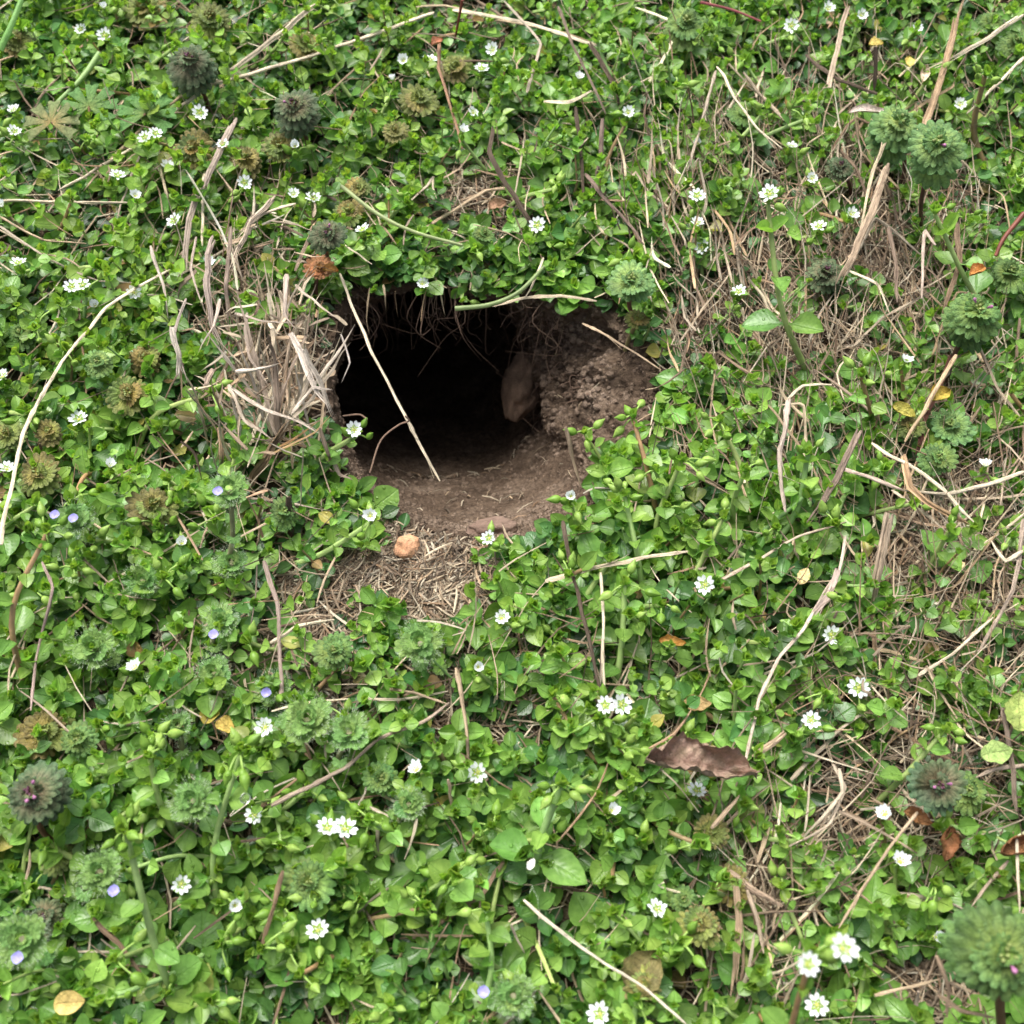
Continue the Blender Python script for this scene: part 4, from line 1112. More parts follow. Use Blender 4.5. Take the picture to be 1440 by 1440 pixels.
S('dead_stem', [(1226, 850), (1232, 930), (1222, 960)], 10, BRN, [.016, .010], label='brown stub under the split flat straw')
S('dead_stem', [(1210, 603), (1185, 655), (1160, 700), (1138, 737)], 13, (.24, .19, .16), [.036, .030], label='dark blackened stalk, tilted and thick, among round leaves', dark_end=False)
S('dead_stem', [(1178, 657), (1225, 672), (1270, 690)], 9, (.56, .46, .40), [.032, .036], label='pale grey stalk meeting the jointed brown stem')
S('dead_stem', [(1272, 640), (1278, 685), (1310, 712), (1366, 738)], 13, (.50, .35, .22), [.040, .040, .030], label='jointed brown stem with an elbow above the litter', flat=.7)
S('straw', [(1225, 623), (1290, 660), (1325, 688), (1368, 735)], 6, PALE, [.042, .036], label='long pale straw passing over the jointed brown stem')
S('straw', [(1440, 663), (1390, 682), (1330, 695), (1270, 690)], 5, PALE, [.038, .038], label='pale straw from the edge to the jointed brown stem')
S('straw', [(1000, 824), (1060, 790), (1122, 755), (1190, 735)], 7, (.52, .44, .36), [.020, .026, .026], label='straight grey-tan straw rising from a white flower')
S('dead_stem', [(955, 650), (985, 668), (1032, 698)], 14, (.42, .33, .25), [.030, .020], label='split tan stub beside the soil bank', flat=.35)
S('dead_stem', [(1110, 740 - 180), (1105, 600), (1095, 640), (1104, 720)], 7, (.58, .50, .44), [.046, .046, .036], label='papery pale strip hanging between chickweed stems', flat=.3)
S('straw', [(1108, 560), (1130, 542), (1170, 540)], 5, PALE, [.046, .044], label='pale strip folded over from the papery hanging strip')
S('straw', [(736, 1266), (790, 1312), (850, 1355), (905, 1388), (965, 1440)], 5, (.72, .66, .56), [.032, .034], label='white thin straw crossing the lower leaves', flat=.8)
S('straw', [(1290, 1142), (1235, 1215), (1180, 1306)], 5, TAN, [.036, .030], label='thin tan straw slanting from the dark henbit')
S('straw', [(1172, 1075), (1188, 1110), (1165, 1160), (1110, 1190)], 6, (.55, .47, .38), [.026, .028], label='looped pale straw below the curled brown leaf')
S('straw', [(1180, 1080), (1184, 1115), (1150, 1155), (1120, 1190)], 5, PALE, [.028, .026], label='second blade of the looped pale straw', flat=.4)
S('dead_stem', [(1180, 1140), (1225, 1160), (1290, 1200)], 9, (.40, .32, .25), [.020, .022], label='grey-brown stalk under a white flower near the dark henbit')
S('dead_stem', [(1060, 1065), (1085, 1045), (1105, 1030)], 12, TAN, [.026, .026], label='thick tan stalk piece joining the curled brown leaf')
S('dead_stem', [(785, 8), (805, 60), (825, 105), (852, 160)], 8, (.20, .16, .13), [.040, .024], label='dark grey stem sloping past the arched straw')
S('dead_stem', [(830, 60), (850, 95), (868, 130), (872, 150)], 9, DK, [.034, .022], label='short blackened stem beside the dark sloping stem')
S('dead_stem', [(810, 150), (818, 215), (822, 290)], 8, DK, [.036, .016], label='upright dark stalk above the burrow roof')
S('dead_stem', [(848, 170), (845, 220), (836, 250)], 7, (.22, .17, .15), [.030, .020], label='dark stalk leaning against the upright dark stalk')
S('dead_stem', [(695, 175), (688, 215), (710, 255), (745, 310), (760, 335)], 10, DK, [.040, .032, .016], label='crooked blackened stalk above the burrow, the darkest one')
S('dead_stem', [(740, 130), (760, 60), (708, 0)], 5, GREY, [.024, .030], label='slim grey stalk meeting the top edge centre')
S('dead_stem', [(617, 60), (618, 100), (636, 155), (650, 210)], 6, (.35, .22, .15), [.034, .020], label='brown wiry stem below a small orange scrap')
S('dead_stem', [(822, 245), (850, 280), (890, 320), (905, 345)], 9, (.20, .15, .13), [.026, .020], label='dark forked stalk behind the round henbit')
S('straw', [(765, 142), (800, 143), (832, 128)], 5, PALE, [.030, .032], label='short pale straw hooked onto a dark stem')
S('straw', [(705, 200), (730, 210), (762, 224)], 5, TAN, [.024, .02], label='short tan straw in front of broad green leaves')
S('straw', [(690, 430), (735, 420), (790, 415), (840, 424)], 5, (.60, .52, .40), [.010, .012], label='pale straw lying along the burrow roof edge')
S('straw', [(765, 362), (752, 395), (737, 420)], 4, PALE, [.016, .012], label='thin pale straw dropping to the burrow roof edge')
S('straw', [(485, 345), (505, 358), (523, 372)], 3, PALE, [.018, .018], label='thin cream straw above the round-leaved chickweed')
GR('green_runner', [(640, 434), (690, 428), (730, 410), (765, 375)], 7, (.16, .22, .08), [.010, .014], cat='plant stem', label='green chickweed runner arching over the burrow roof', group='bare green stems')
GR('green_runner', [(480, 262), (530, 300), (580, 325), (650, 345)], 6, (.22, .27, .11), [.018, .014], cat='plant stem', label='thick green runner above the burrow, sloping to the centre', group='bare green stems')
GR('green_runner', [(140, 75), (115, 110), (80, 145)], 8, (.20, .32, .10), [.022, .018], cat='plant stem', label='thick green stem bending over the geranium leaves', group='bare green stems')
GR('grass_blade', [(0, 70), (14, 40), (30, 0)], 9, (.14, .30, .07), [.030, .040], cat='grass', label='green grass blade in the top corner', group='grass blades')
S('dead_stem', [(60, 790), (75, 830), (55, 900), (43, 1000)], 8, (.38, .30, .28), [.034, .026], label='greyish purple stem below two large drooping leaves')
S('dead_stem', [(370, 790), (390, 850), (395, 920), (396, 990)], 7, (.36, .29, .26), [.026, .022], label='thin grey stem standing beside the brown litter')
S('dead_stem', [(398, 1225), (385, 1280), (362, 1350)], 6, BRN, [.030, .020], label='brown twig between lower flowers')
S('straw', [(380, 905), (420, 880), (470, 872)], 6, PALE, [.020, .018], label='pale straw above the low lilac flower')
S('dead_stem', [(1300, 190), (1330, 90), (1352, 0)], 13, (.46, .34, .23), [.024, .044], label='thick tan stalk meeting the top edge above the white flower')
S('dead_stem', [(1165, 125), (1178, 60), (1195, 0)], 9, (.48, .40, .32), [.026, .036], label='straight tan stalk between top white flowers')
S('straw', [(1440, 20), (1380, 60), (1300, 102)], 6, PALE, [.034, .030], label='pale straw from the top corner to yellow scraps')
S('straw', [(1440, 80), (1395, 125), (1360, 160)], 5, PALE, [.034, .030], label='thin pale straw ending beside budding branch')
S('dead_stem', [(1132, 78), (1180, 112), (1240, 133)], 8, DK, [.026, .022], label='blackened stalk under the straight tan stalk')
S('dead_stem', [(1232, 65), (1230, 130)], 8, DK, [.034, .016], label='short upright black stub near yellow scraps')
S('dead_stem', [(1250, 230), (1225, 300), (1195, 370), (1165, 430)], 15, (.48, .38, .29), [.044, .034, .018], label='bundle-thick tan stalk below the purple henbit top', flat=.5)
S('straw', [(1245, 195), (1222, 260), (1205, 350)], 5, (.62, .54, .40), [.046, .030], label='slim cream straw beside the bundle-thick tan stalk')
GR('red_stem', [(1440, 300), (1412, 335), (1400, 360)], 6, (.16, .05, .03), [.036, .030], cat='plant stem', label='reddish brown stem at the edge beside round leaves', group='bare green stems')
GR('red_stem', [(985, 3), (1030, 14), (1070, 30)], 4, (.20, .05, .05), [.030, .026], cat='plant stem', label='thin dark red stem at the top', group='bare green stems')
GR('red_stem', [(650, 0), (640, 55)], 4, (.13, .03, .02), [.030, .014], cat='plant stem', label='upright dark red stem at the top centre', group='bare green stems')
S('straw', [(1315, 345), (1298, 320), (1296, 420)], 5, (.62, .52, .46), [.038, .036], label='hooked pale straw under the long-stemmed henbit')
S('straw', [(1195, 382), (1235, 400), (1250, 440)], 5, PALE, [.036, .030], label='curled pale blade below the bundle-thick stalk')
S('dead_stem', [(1345, 315), (1350, 370), (1325, 440)], 11, (.40, .29, .21), [.044, .026], label='forked tan stump near the orange dried leaf')
S('dead_stem', [(1250, 320), (1260, 370), (1262, 425)], 8, (.34, .26, .21), [.040, .024], label='upright brown stalk between henbits')
S('dead_stem', [(1345, 500), (1310, 560), (1272, 620)], 7, (.52, .40, .27), [.040, .030], label='slanting tan stalk behind the mint-green rosette')
S('dead_stem', [(1340, 500), (1300, 590), (1290, 640)], 12, (.12, .055, .04), [.030, .020], label='dark red-brown stem behind the mint-green rosette')
S('dead_stem', [(1440, 775), (1415, 790), (1395, 760)], 7, PALE, [.034, .030], label='kinked pale stalk at the edge above the litter')
S('dead_stem', [(1440, 730), (1425, 830), (1375, 920)], 9, (.46, .38, .32), [.036, .022], label='long grey stalk down the photo edge above litter')
S('straw', [(1290, 950), (1340, 920), (1395, 868)], 5, PALE, [.022, .028], label='thin pale straw curving below the bare litter')
S('dead_stem', [(1410, 995), (1425, 1080), (1430, 1140)], 7, (.20, .16, .13), [.030, .024], label='dark upright stem near the yellow-green round leaf')
S('straw', [(1440, 1075), (1400, 1082), (1372, 1092)], 7, (.56, .46, .38), [.026, .024], label='pale straw touching the dark henbit')
S('straw', [(1430, 1180), (1435, 1290)], 5, PALE, [.034, .034], label='upright pale straw beside the large blurred henbit')
S('dead_stem', [(1418, 1210), (1385, 1250), (1365, 1275)], 6, (.50, .41, .33), [.028, .024], label='wavy grey straw above the large blurred henbit')
S('dead_stem', [(1035, 1245), (1040, 1300), (1030, 1400)], 14, (.46, .35, .25), [.022, .018, .012], label='thick tan stalk lying in the lower litter gap', flat=.5)
S('dead_stem', [(1025, 1225), (1060, 1250), (1100, 1275)], 13, (.40, .31, .24), [.018, .018], label='flattened tan stalk across the lower litter gap', flat=.4)
S('dead_stem', [(1050, 1250), (1068, 1300), (1072, 1340)], 8, (.50, .41, .32), [.020, .014], label='split pale stalk inside the lower litter gap', flat=.35)
S('dead_stem', [(1000, 1165), (1035, 1125), (1040, 1120)], 7, (.48, .38, .28), [.026, .028], label='knobbly tan stalk below the curled brown leaf')
S('dead_stem', [(1320, 1400), (1350, 1420), (1400, 1432)], 9, (.40, .30, .22), [.060, .062], label='blurred tan stalk under the large henbit')
S('dead_stem', [(1320, 1345), (1335, 1390), (1330, 1430)], 10, (.44, .33, .24), [.058, .050], label='blurred upright straw tuft beside the large henbit')
S('dead_stem', [(1283, 1440), (1292, 1395)], 10, (.44, .37, .32), [.014, .026], label='cut grey stub at the bottom edge')
S('straw', [(1230, 1400), (1290, 1385), (1320, 1378)], 6, TAN, [.018, .018], label='tan straw behind the cut grey stub')
S('dead_stem', [(545, 1150), (520, 1135)], 6, GREY, [.020, .020], label='small grey scrap beneath the white flower')
S('dead_stem', [(530, 1160), (532, 1205)], 9, GREY, [.022, .010], label='grey split stub below the two-flowered sprig', flat=.4)
S('straw', [(586, 1150), (580, 1180), (568, 1208)], 5, PALE, [.026, .020], label='short pale blade pointing down between leaves')
S('dead_stem', [(630, 1097), (636, 1140)], 8, TAN, [.030, .018], label='short broken tan straw beside a white flower')
S('dead_stem', [(600, 1310), (680, 1285 - 30), (730, 1180)], 9, (.26, .19, .14), [.010, .014], label='long brown twig half buried under round leaves')
S('dead_stem', [(718, 1300), (738, 1340)], 4, GREY, [.026, .020], label='tiny grey straw near the veined broad leaves')
S('dead_stem', [(130, 1290), (170, 1330), (210, 1390)], 8, (.24, .17, .12), [.030, .020], label='brown twig crossing beneath the tall thick stem')
S('dead_stem', [(796, 602), (803, 640), (818, 685)], 9, (.36, .28, .21), [.028, .010], label='broken tan stub at the burrow corner', flat=.6)
S('straw', [(820, 455), (860, 475), (930, 520)], 4, (.56, .44, .32), [.006, .010], label='thin tan straw lying on the soil bank')
S('straw', [(610, 250), (600, 262), (575, 285)], 5, GREY, [.014, .012], label='grey straw on the bare litter patch')
S('straw', [(600, 320), (680, 270), (740, 262)], 5, TAN, [.010, .014], label='tan straw lying across the bare litter patch')

mb = MB()
for k in range(150):
    px, py = rng.normal(670, 85), rng.normal(650, 55)
    if hole_r(px, py) > .93: continue
    i = int(np.argmin((ppx[:nrow] - px) ** 2 + (ppy[:nrow] - py) ** 2)); i, j = divmod(i, NT)
    p0 = BURROW_V[i, j] + BURROW_N[i, j] * .0009; t1 = unit(BURROW_V[i, (j + 1) % NT] - BURROW_V[i, j]); t2 = np.cross(t1, BURROW_N[i, j])
    a = G(3.14); d = (t1 * math.cos(a) + t2 * math.sin(a)) * G(.002, .009)
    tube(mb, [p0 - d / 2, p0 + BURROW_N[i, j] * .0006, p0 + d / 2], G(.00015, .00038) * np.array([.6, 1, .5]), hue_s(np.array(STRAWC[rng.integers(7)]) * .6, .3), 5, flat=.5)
mb.build('floor_debris', M['chip'], burrow, (cen_w[0], cen_w[1], 0))['kind'] = 'stuff'

# ---- the broken clump beside the burrow
cb = W(385, 655, 0); cb[2] = gz(cb[0], cb[1])
clump = empty('dry_grass_clump', cb, 'clump of broken bleached grass stalks with splintered tips at the burrow side', 'dry grass')
CL = [([(352, 685), (385, 625), (412, 585)], 15, BRN, (.004, .030)), ([(412, 585), (425, 560), (440, 520), (462, 482)], 8, GREY, (.030, .050)), ([(392, 610), (388, 560), (384, 500), (372, 462)], 12, (.38, .30, .25), (.018, .050)),
      ([(388, 610), (370, 540), (352, 480), (330, 400)], 9, (.46, .38, .32), (.014, .044)), ([(385, 600), (400, 540), (430, 470), (440, 415)], 9, (.36, .29, .24), (.02, .050)), ([(410, 590), (440, 560), (470, 515), (492, 480)], 7, GREY, (.03, .050)),
      ([(410, 580), (450, 530), (472, 500), (500, 455)], 6, (.64, .57, .5), (.036, .056)), ([(425, 490), (450, 540), (470, 590)], 10, (.68, .62, .56), (.052, .036)), ([(410, 470), (425, 500), (440, 545), (462, 572)], 11, (.66, .60, .55), (.050, .044)),
      ([(330, 522), (360, 520), (400, 508)], 9, (.66, .60, .54), (.044, .048)), ([(325, 545), (370, 575), (415, 590), (450, 610)], 8, (.60, .53, .47), (.034, .036)), ([(320, 540), (345, 590), (385, 620)], 7, (.56, .48, .4), (.03, .026)),
      ([(392, 630), (430, 605), (452, 590)], 6, (.52, .32, .16), (.018, .032)), ([(380, 640), (440, 610), (470, 580)], 5, (.62, .44, .24), (.018, .034)), ([(440, 545), (468, 548)], 5, (.6, .54, .5), (.046, .046)), ([(480, 470), (492, 510), (480, 540)], 4, (.7, .64, .6), (.052, .044)),
      ([(448, 600), (465, 645), (458, 650)], 7, (.36, .28, .22), (.032, .012)), ([(300, 330), (290, 390), (300, 450), (318, 505)], 12, (.52, .44, .40), (.034, .020)), ([(325, 320), (318, 400), (322, 470)], 9, (.40, .32, .27), (.040, .020)),
      ([(275, 330), (268, 380), (290, 440)], 6, (.56, .48, .42), (.030, .020)), ([(388, 275), (355, 310), (335, 350), (318, 400)], 12, (.60, .51, .42), (.034, .026)), ([(415, 287), (370, 300), (330, 340)], 6, (.66, .58, .46), (.034, .028)),
      ([(380, 310), (420, 318), (450, 328)], 6, (.60, .51, .4), (.030, .026)), ([(240, 460), (252, 500), (250, 535)], 10, (.66, .62, .56), (.030, .022)), ([(262, 420), (245, 470), (265, 540)], 6, (.54, .48, .44), (.03, .022)), ([(210, 345), (230, 400), (238, 450)], 6, (.56, .5, .45), (.026, .02)),
      ([(345, 440), (350, 500), (380, 545)], 8, (.44, .37, .32), (.034, .030)), ([(405, 385), (400, 440), (420, 470)], 7, (.52, .45, .4), (.038, .04)), ([(415, 400), (450, 430), (480, 452)], 6, (.50, .42, .36), (.030, .034)), ([(330, 440), (370, 452), (430, 455)], 5, (.6, .52, .46), (.034, .034)),
      ([(300, 520), (285, 550), (275, 560)], 10, (.52, .42, .36), (.024, .022)), ([(308, 600), (312, 640), (310, 660)], 10, (.55, .40, .28), (.024, .010)), ([(255, 560 + 60), (275, 640), (285, 680)], 6, DK, (.024, .012)), ([(310, 420), (300, 460), (275, 500)], 6, (.58, .5, .45), (.032, .028)),
      ([(405, 700), (412, 760)], 11, DK, (.022, .008)), ([(465, 640), (478, 668), (515, 680)], 7, (.58, .46, .38), (.012, .006)), ([(340, 700), (400, 706), (470, 720)], 5, (.5, .42, .36), (.014, .012))]
for k in range(44):
    x0, y0 = rng.normal(385, 42), rng.normal(585, 45); a = rng.normal(1.65, .38); l0 = G(60, 150)
    x1, y1 = x0 + math.cos(a) * l0, y0 - math.sin(a) * l0
    if hole_r(x0, y0) < 1.03 or hole_r(x1, y1) < .93: continue
    CL.append(([(x0, y0), ((x0 + x1) / 2 + G(6), (y0 + y1) / 2 + G(6)), (x1, y1)], G(3, 9), np.array([PALE, GREY, TAN, (.66, .60, .54), BRN][rng.integers(4) if rng.random() < .7 else 0]) * G(.9, 1.1), (G(.004, .016), G(.024, .052))))
for pp, w, c, hs in CL:
    h = np.linspace(hs[0], hs[1], len(pp)); pts = np.array([W(a, b, z) for (a, b), z in zip(pp, h)])
    mb = MB(); ww = w / 1440 * TF * .40 / 2 * .78
    stalk_mb(mb, pts, ww, c, flat=G(.3, .6), end=.12, rough=.14, kink=.08)
    mb.build('stalk', M['straw'], clump, cb)
mb = MB()
for k in range(150):
    px, py = rng.normal(385, 65), rng.normal(470, 90)
    if hole_r(px, py) < .97: continue
    z = G(.004, .03); p = W(px, py, z); a = G(3.14); ln = G(.006, .018)
    d = np.array([math.cos(a), math.sin(a), G(.8)]) * ln
    stalk_mb(mb, [p - d / 2, p + d * .1 + ORI() * ln * .15, p + d / 2], G(.0003, .0008), hue_s(STRAWC[rng.integers(7)], .15), flat=.4, n=8, end=.1)
mb.build('broken_shreds', M['straw'], clump, cb)['kind'] = 'stuff'

# ---- scattered dry stalks, each a thing
def rnd_stalks(n, cx, cy, sx, sy, ang, spread, hmax, lmin, lmax, desc_pool):
    for k in range(n):
        px, py = rng.normal(cx, sx), rng.normal(cy, sy)
        if not (-10 < px < 1450 and -10 < py < 1450) or hole_r(px, py) < 1.15: continue
        a = ang + rng.normal(0, spread); ln = G(lmin, lmax); up = G(.1, .8)
        d = np.array([math.cos(a), math.sin(a), up * .6]) * ln
        b = W(px, py, G(.004, hmax * .5)); e = b + d
        ex, ey = P(e)
        if hole_r(ex, ey) < 1.05: continue
        mid = (b + e) / 2 + rng.normal(0, .07, 3) * ln
        pts = [b, mid, e]
        if rng.random() < .35: pts = [b, mid, e, e + rng.normal(0, .25, 3) * ln]
        nm, c, dsc = desc_pool[rng.integers(len(desc_pool))]
        mb = MB(); stalk_mb(mb, pts, G(.00025, .00072), hue_s(c, .2), flat=G(.3, .8), end=G(.1, .8), dark_end=rng.random() < .25)
        o = mb.build(nm, M['straw'], None, b); tag(o, None, 'dry grass', 'dry grass stalks lying over the plants'); queue_label(o, dsc, (px + ex) / 2, (py + ey) / 2)
POOLD = [('straw', PALE, 'slender bleached straw'), ('dead_stem', TAN, 'broken tan stalk'), ('dead_stem', GREY, 'weathered grey stalk'), ('dead_stem', (.26, .2, .16), 'dark weathered stalk')]
rnd_stalks(78, 1085, 430, 120, 140, 1.7, .55, .035, .012, .034, POOLD)
rnd_stalks(30, 950, 300, 40, 70, 1.75, .3, .04, .010, .024, POOLD)
rnd_stalks(52, 1340, 700, 80, 150, 1.3, .9, .03, .012, .034, POOLD)
rnd_stalks(28, 1250, 180, 90, 110, 1.4, .5, .03, .012, .030, POOLD)
rnd_stalks(34, 1270, 1080, 140, 150, .3, .9, .02, .012, .030, POOLD)
rnd_stalks(20, 1060, 1290, 50, 70, 1.5, .7, .02, .010, .028, POOLD)
rnd_stalks(14, 700, 1000, 200, 80, .4, 1.2, .02, .010, .026, POOLD)
rnd_stalks(10, 300, 330, 60, 80, 1.7, .5, .03, .012, .030, POOLD)

# short straws dangling from the roof edge
for k, (a, b, c, d) in enumerate([(428, 400, 440, 462), (462, 385, 478, 430), (495, 392, 530, 440), (520, 405, 530, 470), (540, 400, 535, 455), (556, 410, 550, 452), (600, 405, 582, 470), (618, 400, 628, 450), (445, 430, 470, 452)]):
    mb = MB(); p0, p1 = W(a, b, .004), W(c + G(14), d + G(22), -.006)
    stalk_mb(mb, [p0, (p0 + p1) / 2 + rng.normal(0, .002, 3), p1], G(.0002, .00048), hue_s([TAN, PALE, BRN][k % 3], .2), flat=.4, end=.15, n=14)
    o = mb.build('straw', M['straw'], None, p0); tag(o, None, 'dry grass', 'dry grass stalks lying over the plants'); queue_label(o, 'short straw dangling into the dark', (a + c) / 2, (b + d) / 2)
# curly roots over the mouth
for lab, pp, hs in [('thin wiry root curling beside the long straw over the burrow', [(520, 665), (535, 620), (560, 598), (575, 592), (570, 585)], [-.002, .006]), ('thin wiry root standing in the dark burrow mouth side', [(482, 585), (505, 583), (517, 590)], [-.004, -.004])]:
    pts = [W(a, b, z) for (a, b), z in zip(pp, np.linspace(hs[0], hs[1], len(pp)))]
    mb = MB(); tube(mb, spline(pts, 20), .00032, (2.2, 2.0, 1.9), 5); tag(mb.build('loose_root', M['root'], None, pts[0]), lab, 'root')

# ------------------------------------------------------------------ stones
def stone(name, px, py, z, r, sc, rot, m_, label, seed):
    Vb, nu, nv = blob(28, 37, seed, .20); Vb = Vb * sc
    Vb = Vb * (1 + (vnoise(Vb, 2.2, seed + 3, 2) * .16)[..., None])
    Vb[:, -1] = Vb[:, 0]
    mb = MB(); mb.add((Vb * r).reshape(-1, 3), grid_faces(nu, nv))
    o = mb.build(name, m_, None, (0, 0, 0)); o.location = W(px, py, z); o.rotation_euler = rot
    return tag(o, label, 'stone')
stone('stone', 573, 770, .0042, .0048, (.85, 1.05, .75), (0, .2, -.3), M['orange_stone'], 'small smooth orange stone on the litter in front of the burrow', 3)
stone('stone', 733, 541, -.061, .0108, (.72, 1.35, .9), (R(22), R(14), R(-8)), M['brown_stone'], 'rounded tan-brown stone embedded inside the burrow wall', 5)
stone('stone', 690, 743, -.0045, .0056, (1.6, .7, .6), (0, 0, .1), M['dull_stone'], 'flat brown stone half buried at the lip of the burrow', 8)

# ------------------------------------------------------------------ dead and coloured leaves
def sheet_leaf(name, px, py, z, ln, wd, rotz, col, label, curl=.5, seed=0, crinkle=.08, tilt=0.0, cat='leaf'):
    r = np.random.default_rng(seed); nu, nv = (64, 33) if name == 'curled_leaf' else (26, 15)
    u = np.linspace(0, 1, nu)[:, None]; v = np.linspace(-1, 1, nv)[None]
    w = wd / 2 * (np.sin(np.pi * u ** .8) ** .75 + .03) * (1 + .07 * np.interp(u, np.linspace(0, 1, 11), r.normal(0, 1, 11)) * (u < .95) + (.10 if name == 'rust_leaf' else 0) * r.normal(0, 1, (nu, nv)) * (abs(v) > .99) * (u < .95))
    x = (u - .5) * ln + 0 * v; a = v * curl * 2.6
    y = w * np.where(abs(curl) > .01, np.sin(a) / (curl * 2.6 + 1e-6), v); zz = w * (1 - np.cos(a)) / (curl * 2.6 + 1e-6) * 1.0
    pz = np.stack([x, y, 0 * x], -1)
    zz = zz + vnoise(pz, 2.6 / ln, seed, 3, .6) * crinkle * 1.8 * ln + .05 * ln * np.sin(u * 6) + .10 * ln * abs(v) * (crinkle > .05)
    if name == 'curled_leaf':
        zz = zz + .085 * ln * np.abs(vnoise(pz * [1, 1.6, 1], 5.5 / ln, seed + 5, 3, .55)) + .022 * ln * vnoise(pz, 14 / ln, seed + 6, 2) + .020 * ln * np.abs(np.sin((u - abs(v) * .22) * 26)) - .035 * ln * np.exp(-(v / .10) ** 2) + .11 * ln * np.exp(-((v - .95) / .35) ** 2) * np.sin(u * 10 + 1)
        y = y - .12 * ln * np.clip(v - .5, 0, 1) * (1 + np.sin(u * 13))
        y = y + np.sign(v) * (abs(v) > .9) * ln * .035 * np.interp(u, np.linspace(0, 1, 22), r.uniform(-1, 1, 22))
    V = np.stack([x, y, zz], -1); ex = V.copy()
    V = np.concatenate([V.reshape(-1, 3), (V - [0, 0, .00025]).reshape(-1, 3)])
    f = grid_faces(nu, nv); f2 = f[:, ::-1] + nu * nv
    uv = np.stack([u + 0 * v, v * .5 + .5 + 0 * u], -1).reshape(-1, 2)
    tint = (1 + .55 * vnoise(ex, 3.5 / ln, seed + 2, 3)).reshape(-1, 1) * np.asarray(col)
    mb = MB(); mb.add(V, np.concatenate([f, f2]), np.vstack([uv, uv]), np.clip(np.vstack([tint, tint]), .005, .9))
    o = mb.build(name, M['dead_leaf']); o.location = W(px, py, z); o.rotation_euler = (tilt, G(.2), rotz)
    return tag(o, label, cat, 'fallen and discoloured leaves')
sheet_leaf('curled_leaf', 985, 1080, .0240, .033, .019, R(-6), (.27, .19, .14), 'curled dry brown leaf lying on tan stalks', .55, 4, .055, tilt=-.15)
sheet_leaf('rust_leaf', 1330, 1190, .022, .0105, .0095, R(70), (.19, .085, .035), 'crinkled rust-coloured leaf below the dark henbit', .8, 6, .20)
sheet_leaf('rust_leaf', 1290, 1150, .024, .008, .006, R(-30), (.30, .15, .06), 'small orange scrap touching the dark henbit', .5, 7, .14)
sheet_leaf('rust_leaf', 1428, 1192, .024, .011, .010, R(20), (.20, .095, .04), 'crinkled rust-brown leaf at the photo edge', .8, 9, .20)
sheet_leaf('yellow_leaf', 97, 1410, .026, .0085, .0060, R(5), (.50, .38, .12), 'yellow oval leaf lying near the bottom corner', .15, 10, .02)
sheet_leaf('yellow_leaf', 297, 1003, .014, .0078, .0060, R(60), (.42, .33, .07), 'yellow-olive leaf on the brown litter', .3, 11, .05)
sheet_leaf('yellow_leaf', 318, 1020, .014, .0070, .0052, R(-40), (.45, .33, .08), 'yellow-brown leaf beside the yellow-olive one', .3, 12, .05)
sheet_leaf('yellow_leaf', 1434, 1000, .026, .012, .010, R(80), (.30, .38, .10), 'yellow-green round leaf cut by the photo edge', .25, 13, .03)
sheet_leaf('yellow_leaf', 1402, 1058, .024, .0095, .0070, R(10), (.24, .34, .10), 'pale lime oval leaf near the yellow-green round leaf', .15, 14, .02)
sheet_leaf('orange_leaf', 1373, 382, .038, .0085, .0060, R(40), (.50, .24, .07), 'orange dried scalloped leaf above the wide green henbit', .5, 15, .12)
sheet_leaf('yellow_leaf', 1322, 556, .026, .0090, .0070, R(30), (.45, .34, .06), 'yellow scalloped leaf above the mint-green rosette', .4, 16, .1)
sheet_leaf('yellow_leaf', 1270, 580, .022, .0085, .0065, R(-30), (.33, .30, .06), 'olive-yellow leaf between dry stalks and the mint-green rosette', .4, 17, .1)
sheet_leaf('yellow_leaf', 1232, 62, .026, .0060, .0050, R(0), (.52, .42, .12), 'small yellow scrap on top of the black stub', .3, 18, .06)
sheet_leaf('yellow_leaf', 1278, 88, .024, .0070, .0045, R(80), (.58, .48, .14), 'cream-yellow scrap beside the thick tan stalk', .3, 19, .06)
sheet_leaf('cream_leaf', 1300, 105, .024, .0095, .0050, R(70), (.62, .50, .36), 'crumpled cream leaf between yellow scraps', .5, 20, .12)
sheet_leaf('orange_leaf', 946, 905, .018, .0085, .0050, R(-10), (.55, .33, .10), 'curled orange-yellow scrap below the thick pale straw', .6, 21, .14)
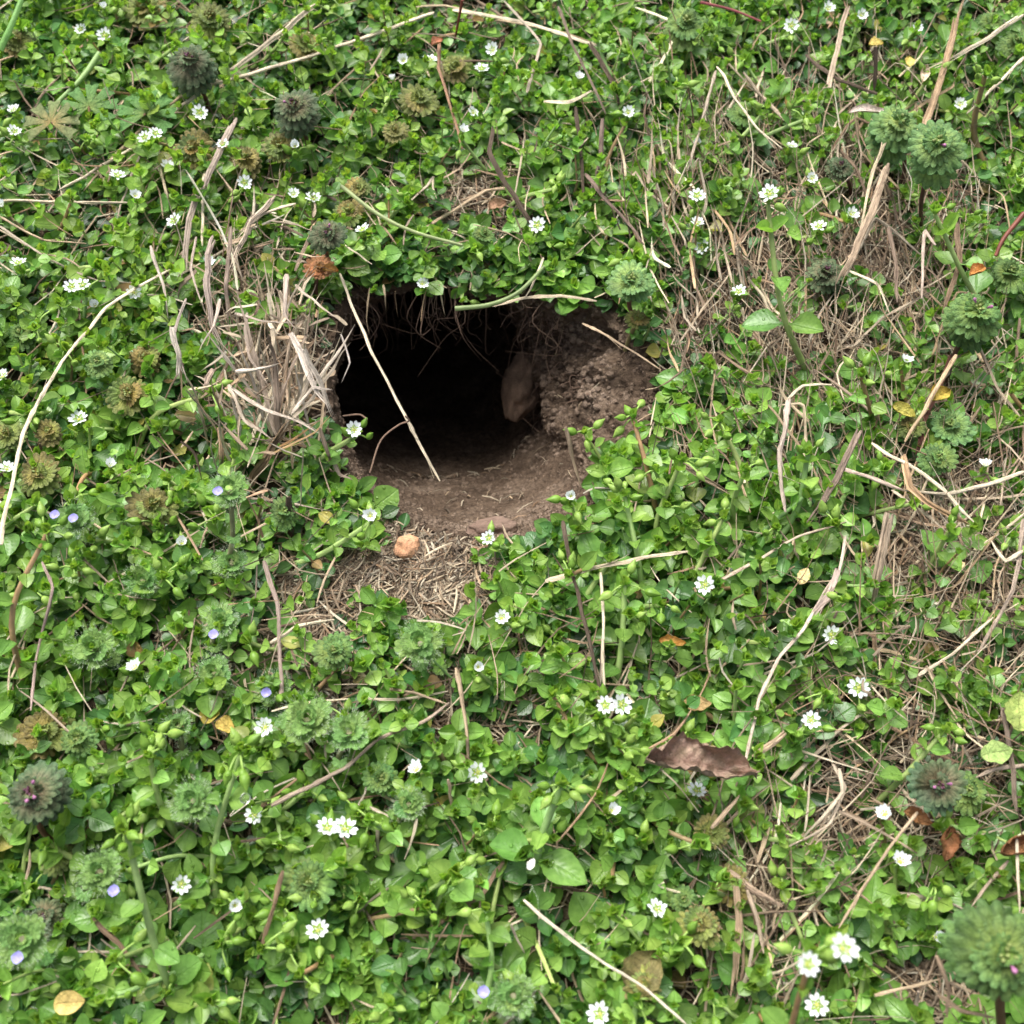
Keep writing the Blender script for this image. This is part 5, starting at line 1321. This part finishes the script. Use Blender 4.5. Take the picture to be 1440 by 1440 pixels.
sheet_leaf('brown_leaf', 980, 990, .016, .0090, .0055, R(0), (.34, .24, .10), 'brown-olive leaf above the curled brown leaf', .3, 22, .05)
sheet_leaf('yellow_leaf', 1130, 810, .018, .0065, .0045, R(60), (.58, .48, .22), 'pale yellow leaf beside the twisted fibrous straw', .3, 23, .05)
sheet_leaf('yellow_leaf', 1348, 795, .016, .0050, .0035, R(20), (.62, .48, .26), 'tiny cream flake on the bare litter', .3, 24, .05)
sheet_leaf('brown_leaf', 700, 290, .010, .0080, .0060, R(30), (.28, .17, .10), 'small brown leaf on the bare litter patch', .3, 25, .08)
sheet_leaf('orange_leaf', 615, 60, .030, .0055, .0045, R(30), (.48, .22, .12), 'small orange scrap on a wiry stem', .4, 26, .08)
sheet_leaf('brown_leaf', 905, 1365, .020, .0130, .0120, R(50), (.16, .14, .05), 'large olive-brown wilted leaf near the white thin straw', .3, 27, .08)
sheet_leaf('orange_leaf', 465, 380, .016, .0060, .0045, R(0), (.55, .30, .08), 'orange dried leaf lobe at the burrow roof', .4, 28, .1)
sheet_leaf('cream_leaf', 1225, 155, .036, .0190, .0050, R(15), (.55, .47, .40), 'arched papery blade beside the budding chickweed', .5, 29, .04)
sheet_leaf('pale_petal', 747, 1215, .024, .0035, .0022, R(60), (.85, .83, .74), 'tiny fallen white petal', .2, 30, .02)

# rain bead standing alone on a leaf
Vb, nu, nv = blob(12, 17, 2, 0.0)
def bead_mat():
    m, nt, bs = mat('water'); bs.inputs['Roughness'].default_value = .03; bs.inputs['Transmission Weight'].default_value = 1; bs.inputs['IOR'].default_value = 1.33; return m
M['water'] = bead_mat()
BEADS = [(345, 1123, .040, .0019), (232, 905 - 60, .02, .0008), (620, 1300, .034, .0014), (607, 1306, .034, .001), (650, 1345, .034, .001)]
mb = MB()
for px, py, z, r in BEADS[:1]: mb.add((Vb * [1, 1, .75]).reshape(-1, 3) * r * .8 + W(px, py, z), grid_faces(nu, nv))
tag(mb.build('rain_drop', M['water']), 'large clear water drop beside a white flower', 'water drop')

write_labels()
print('objects', len(C.objects), 'carpet sprigs', cnt, 'shoots', len(GRID))
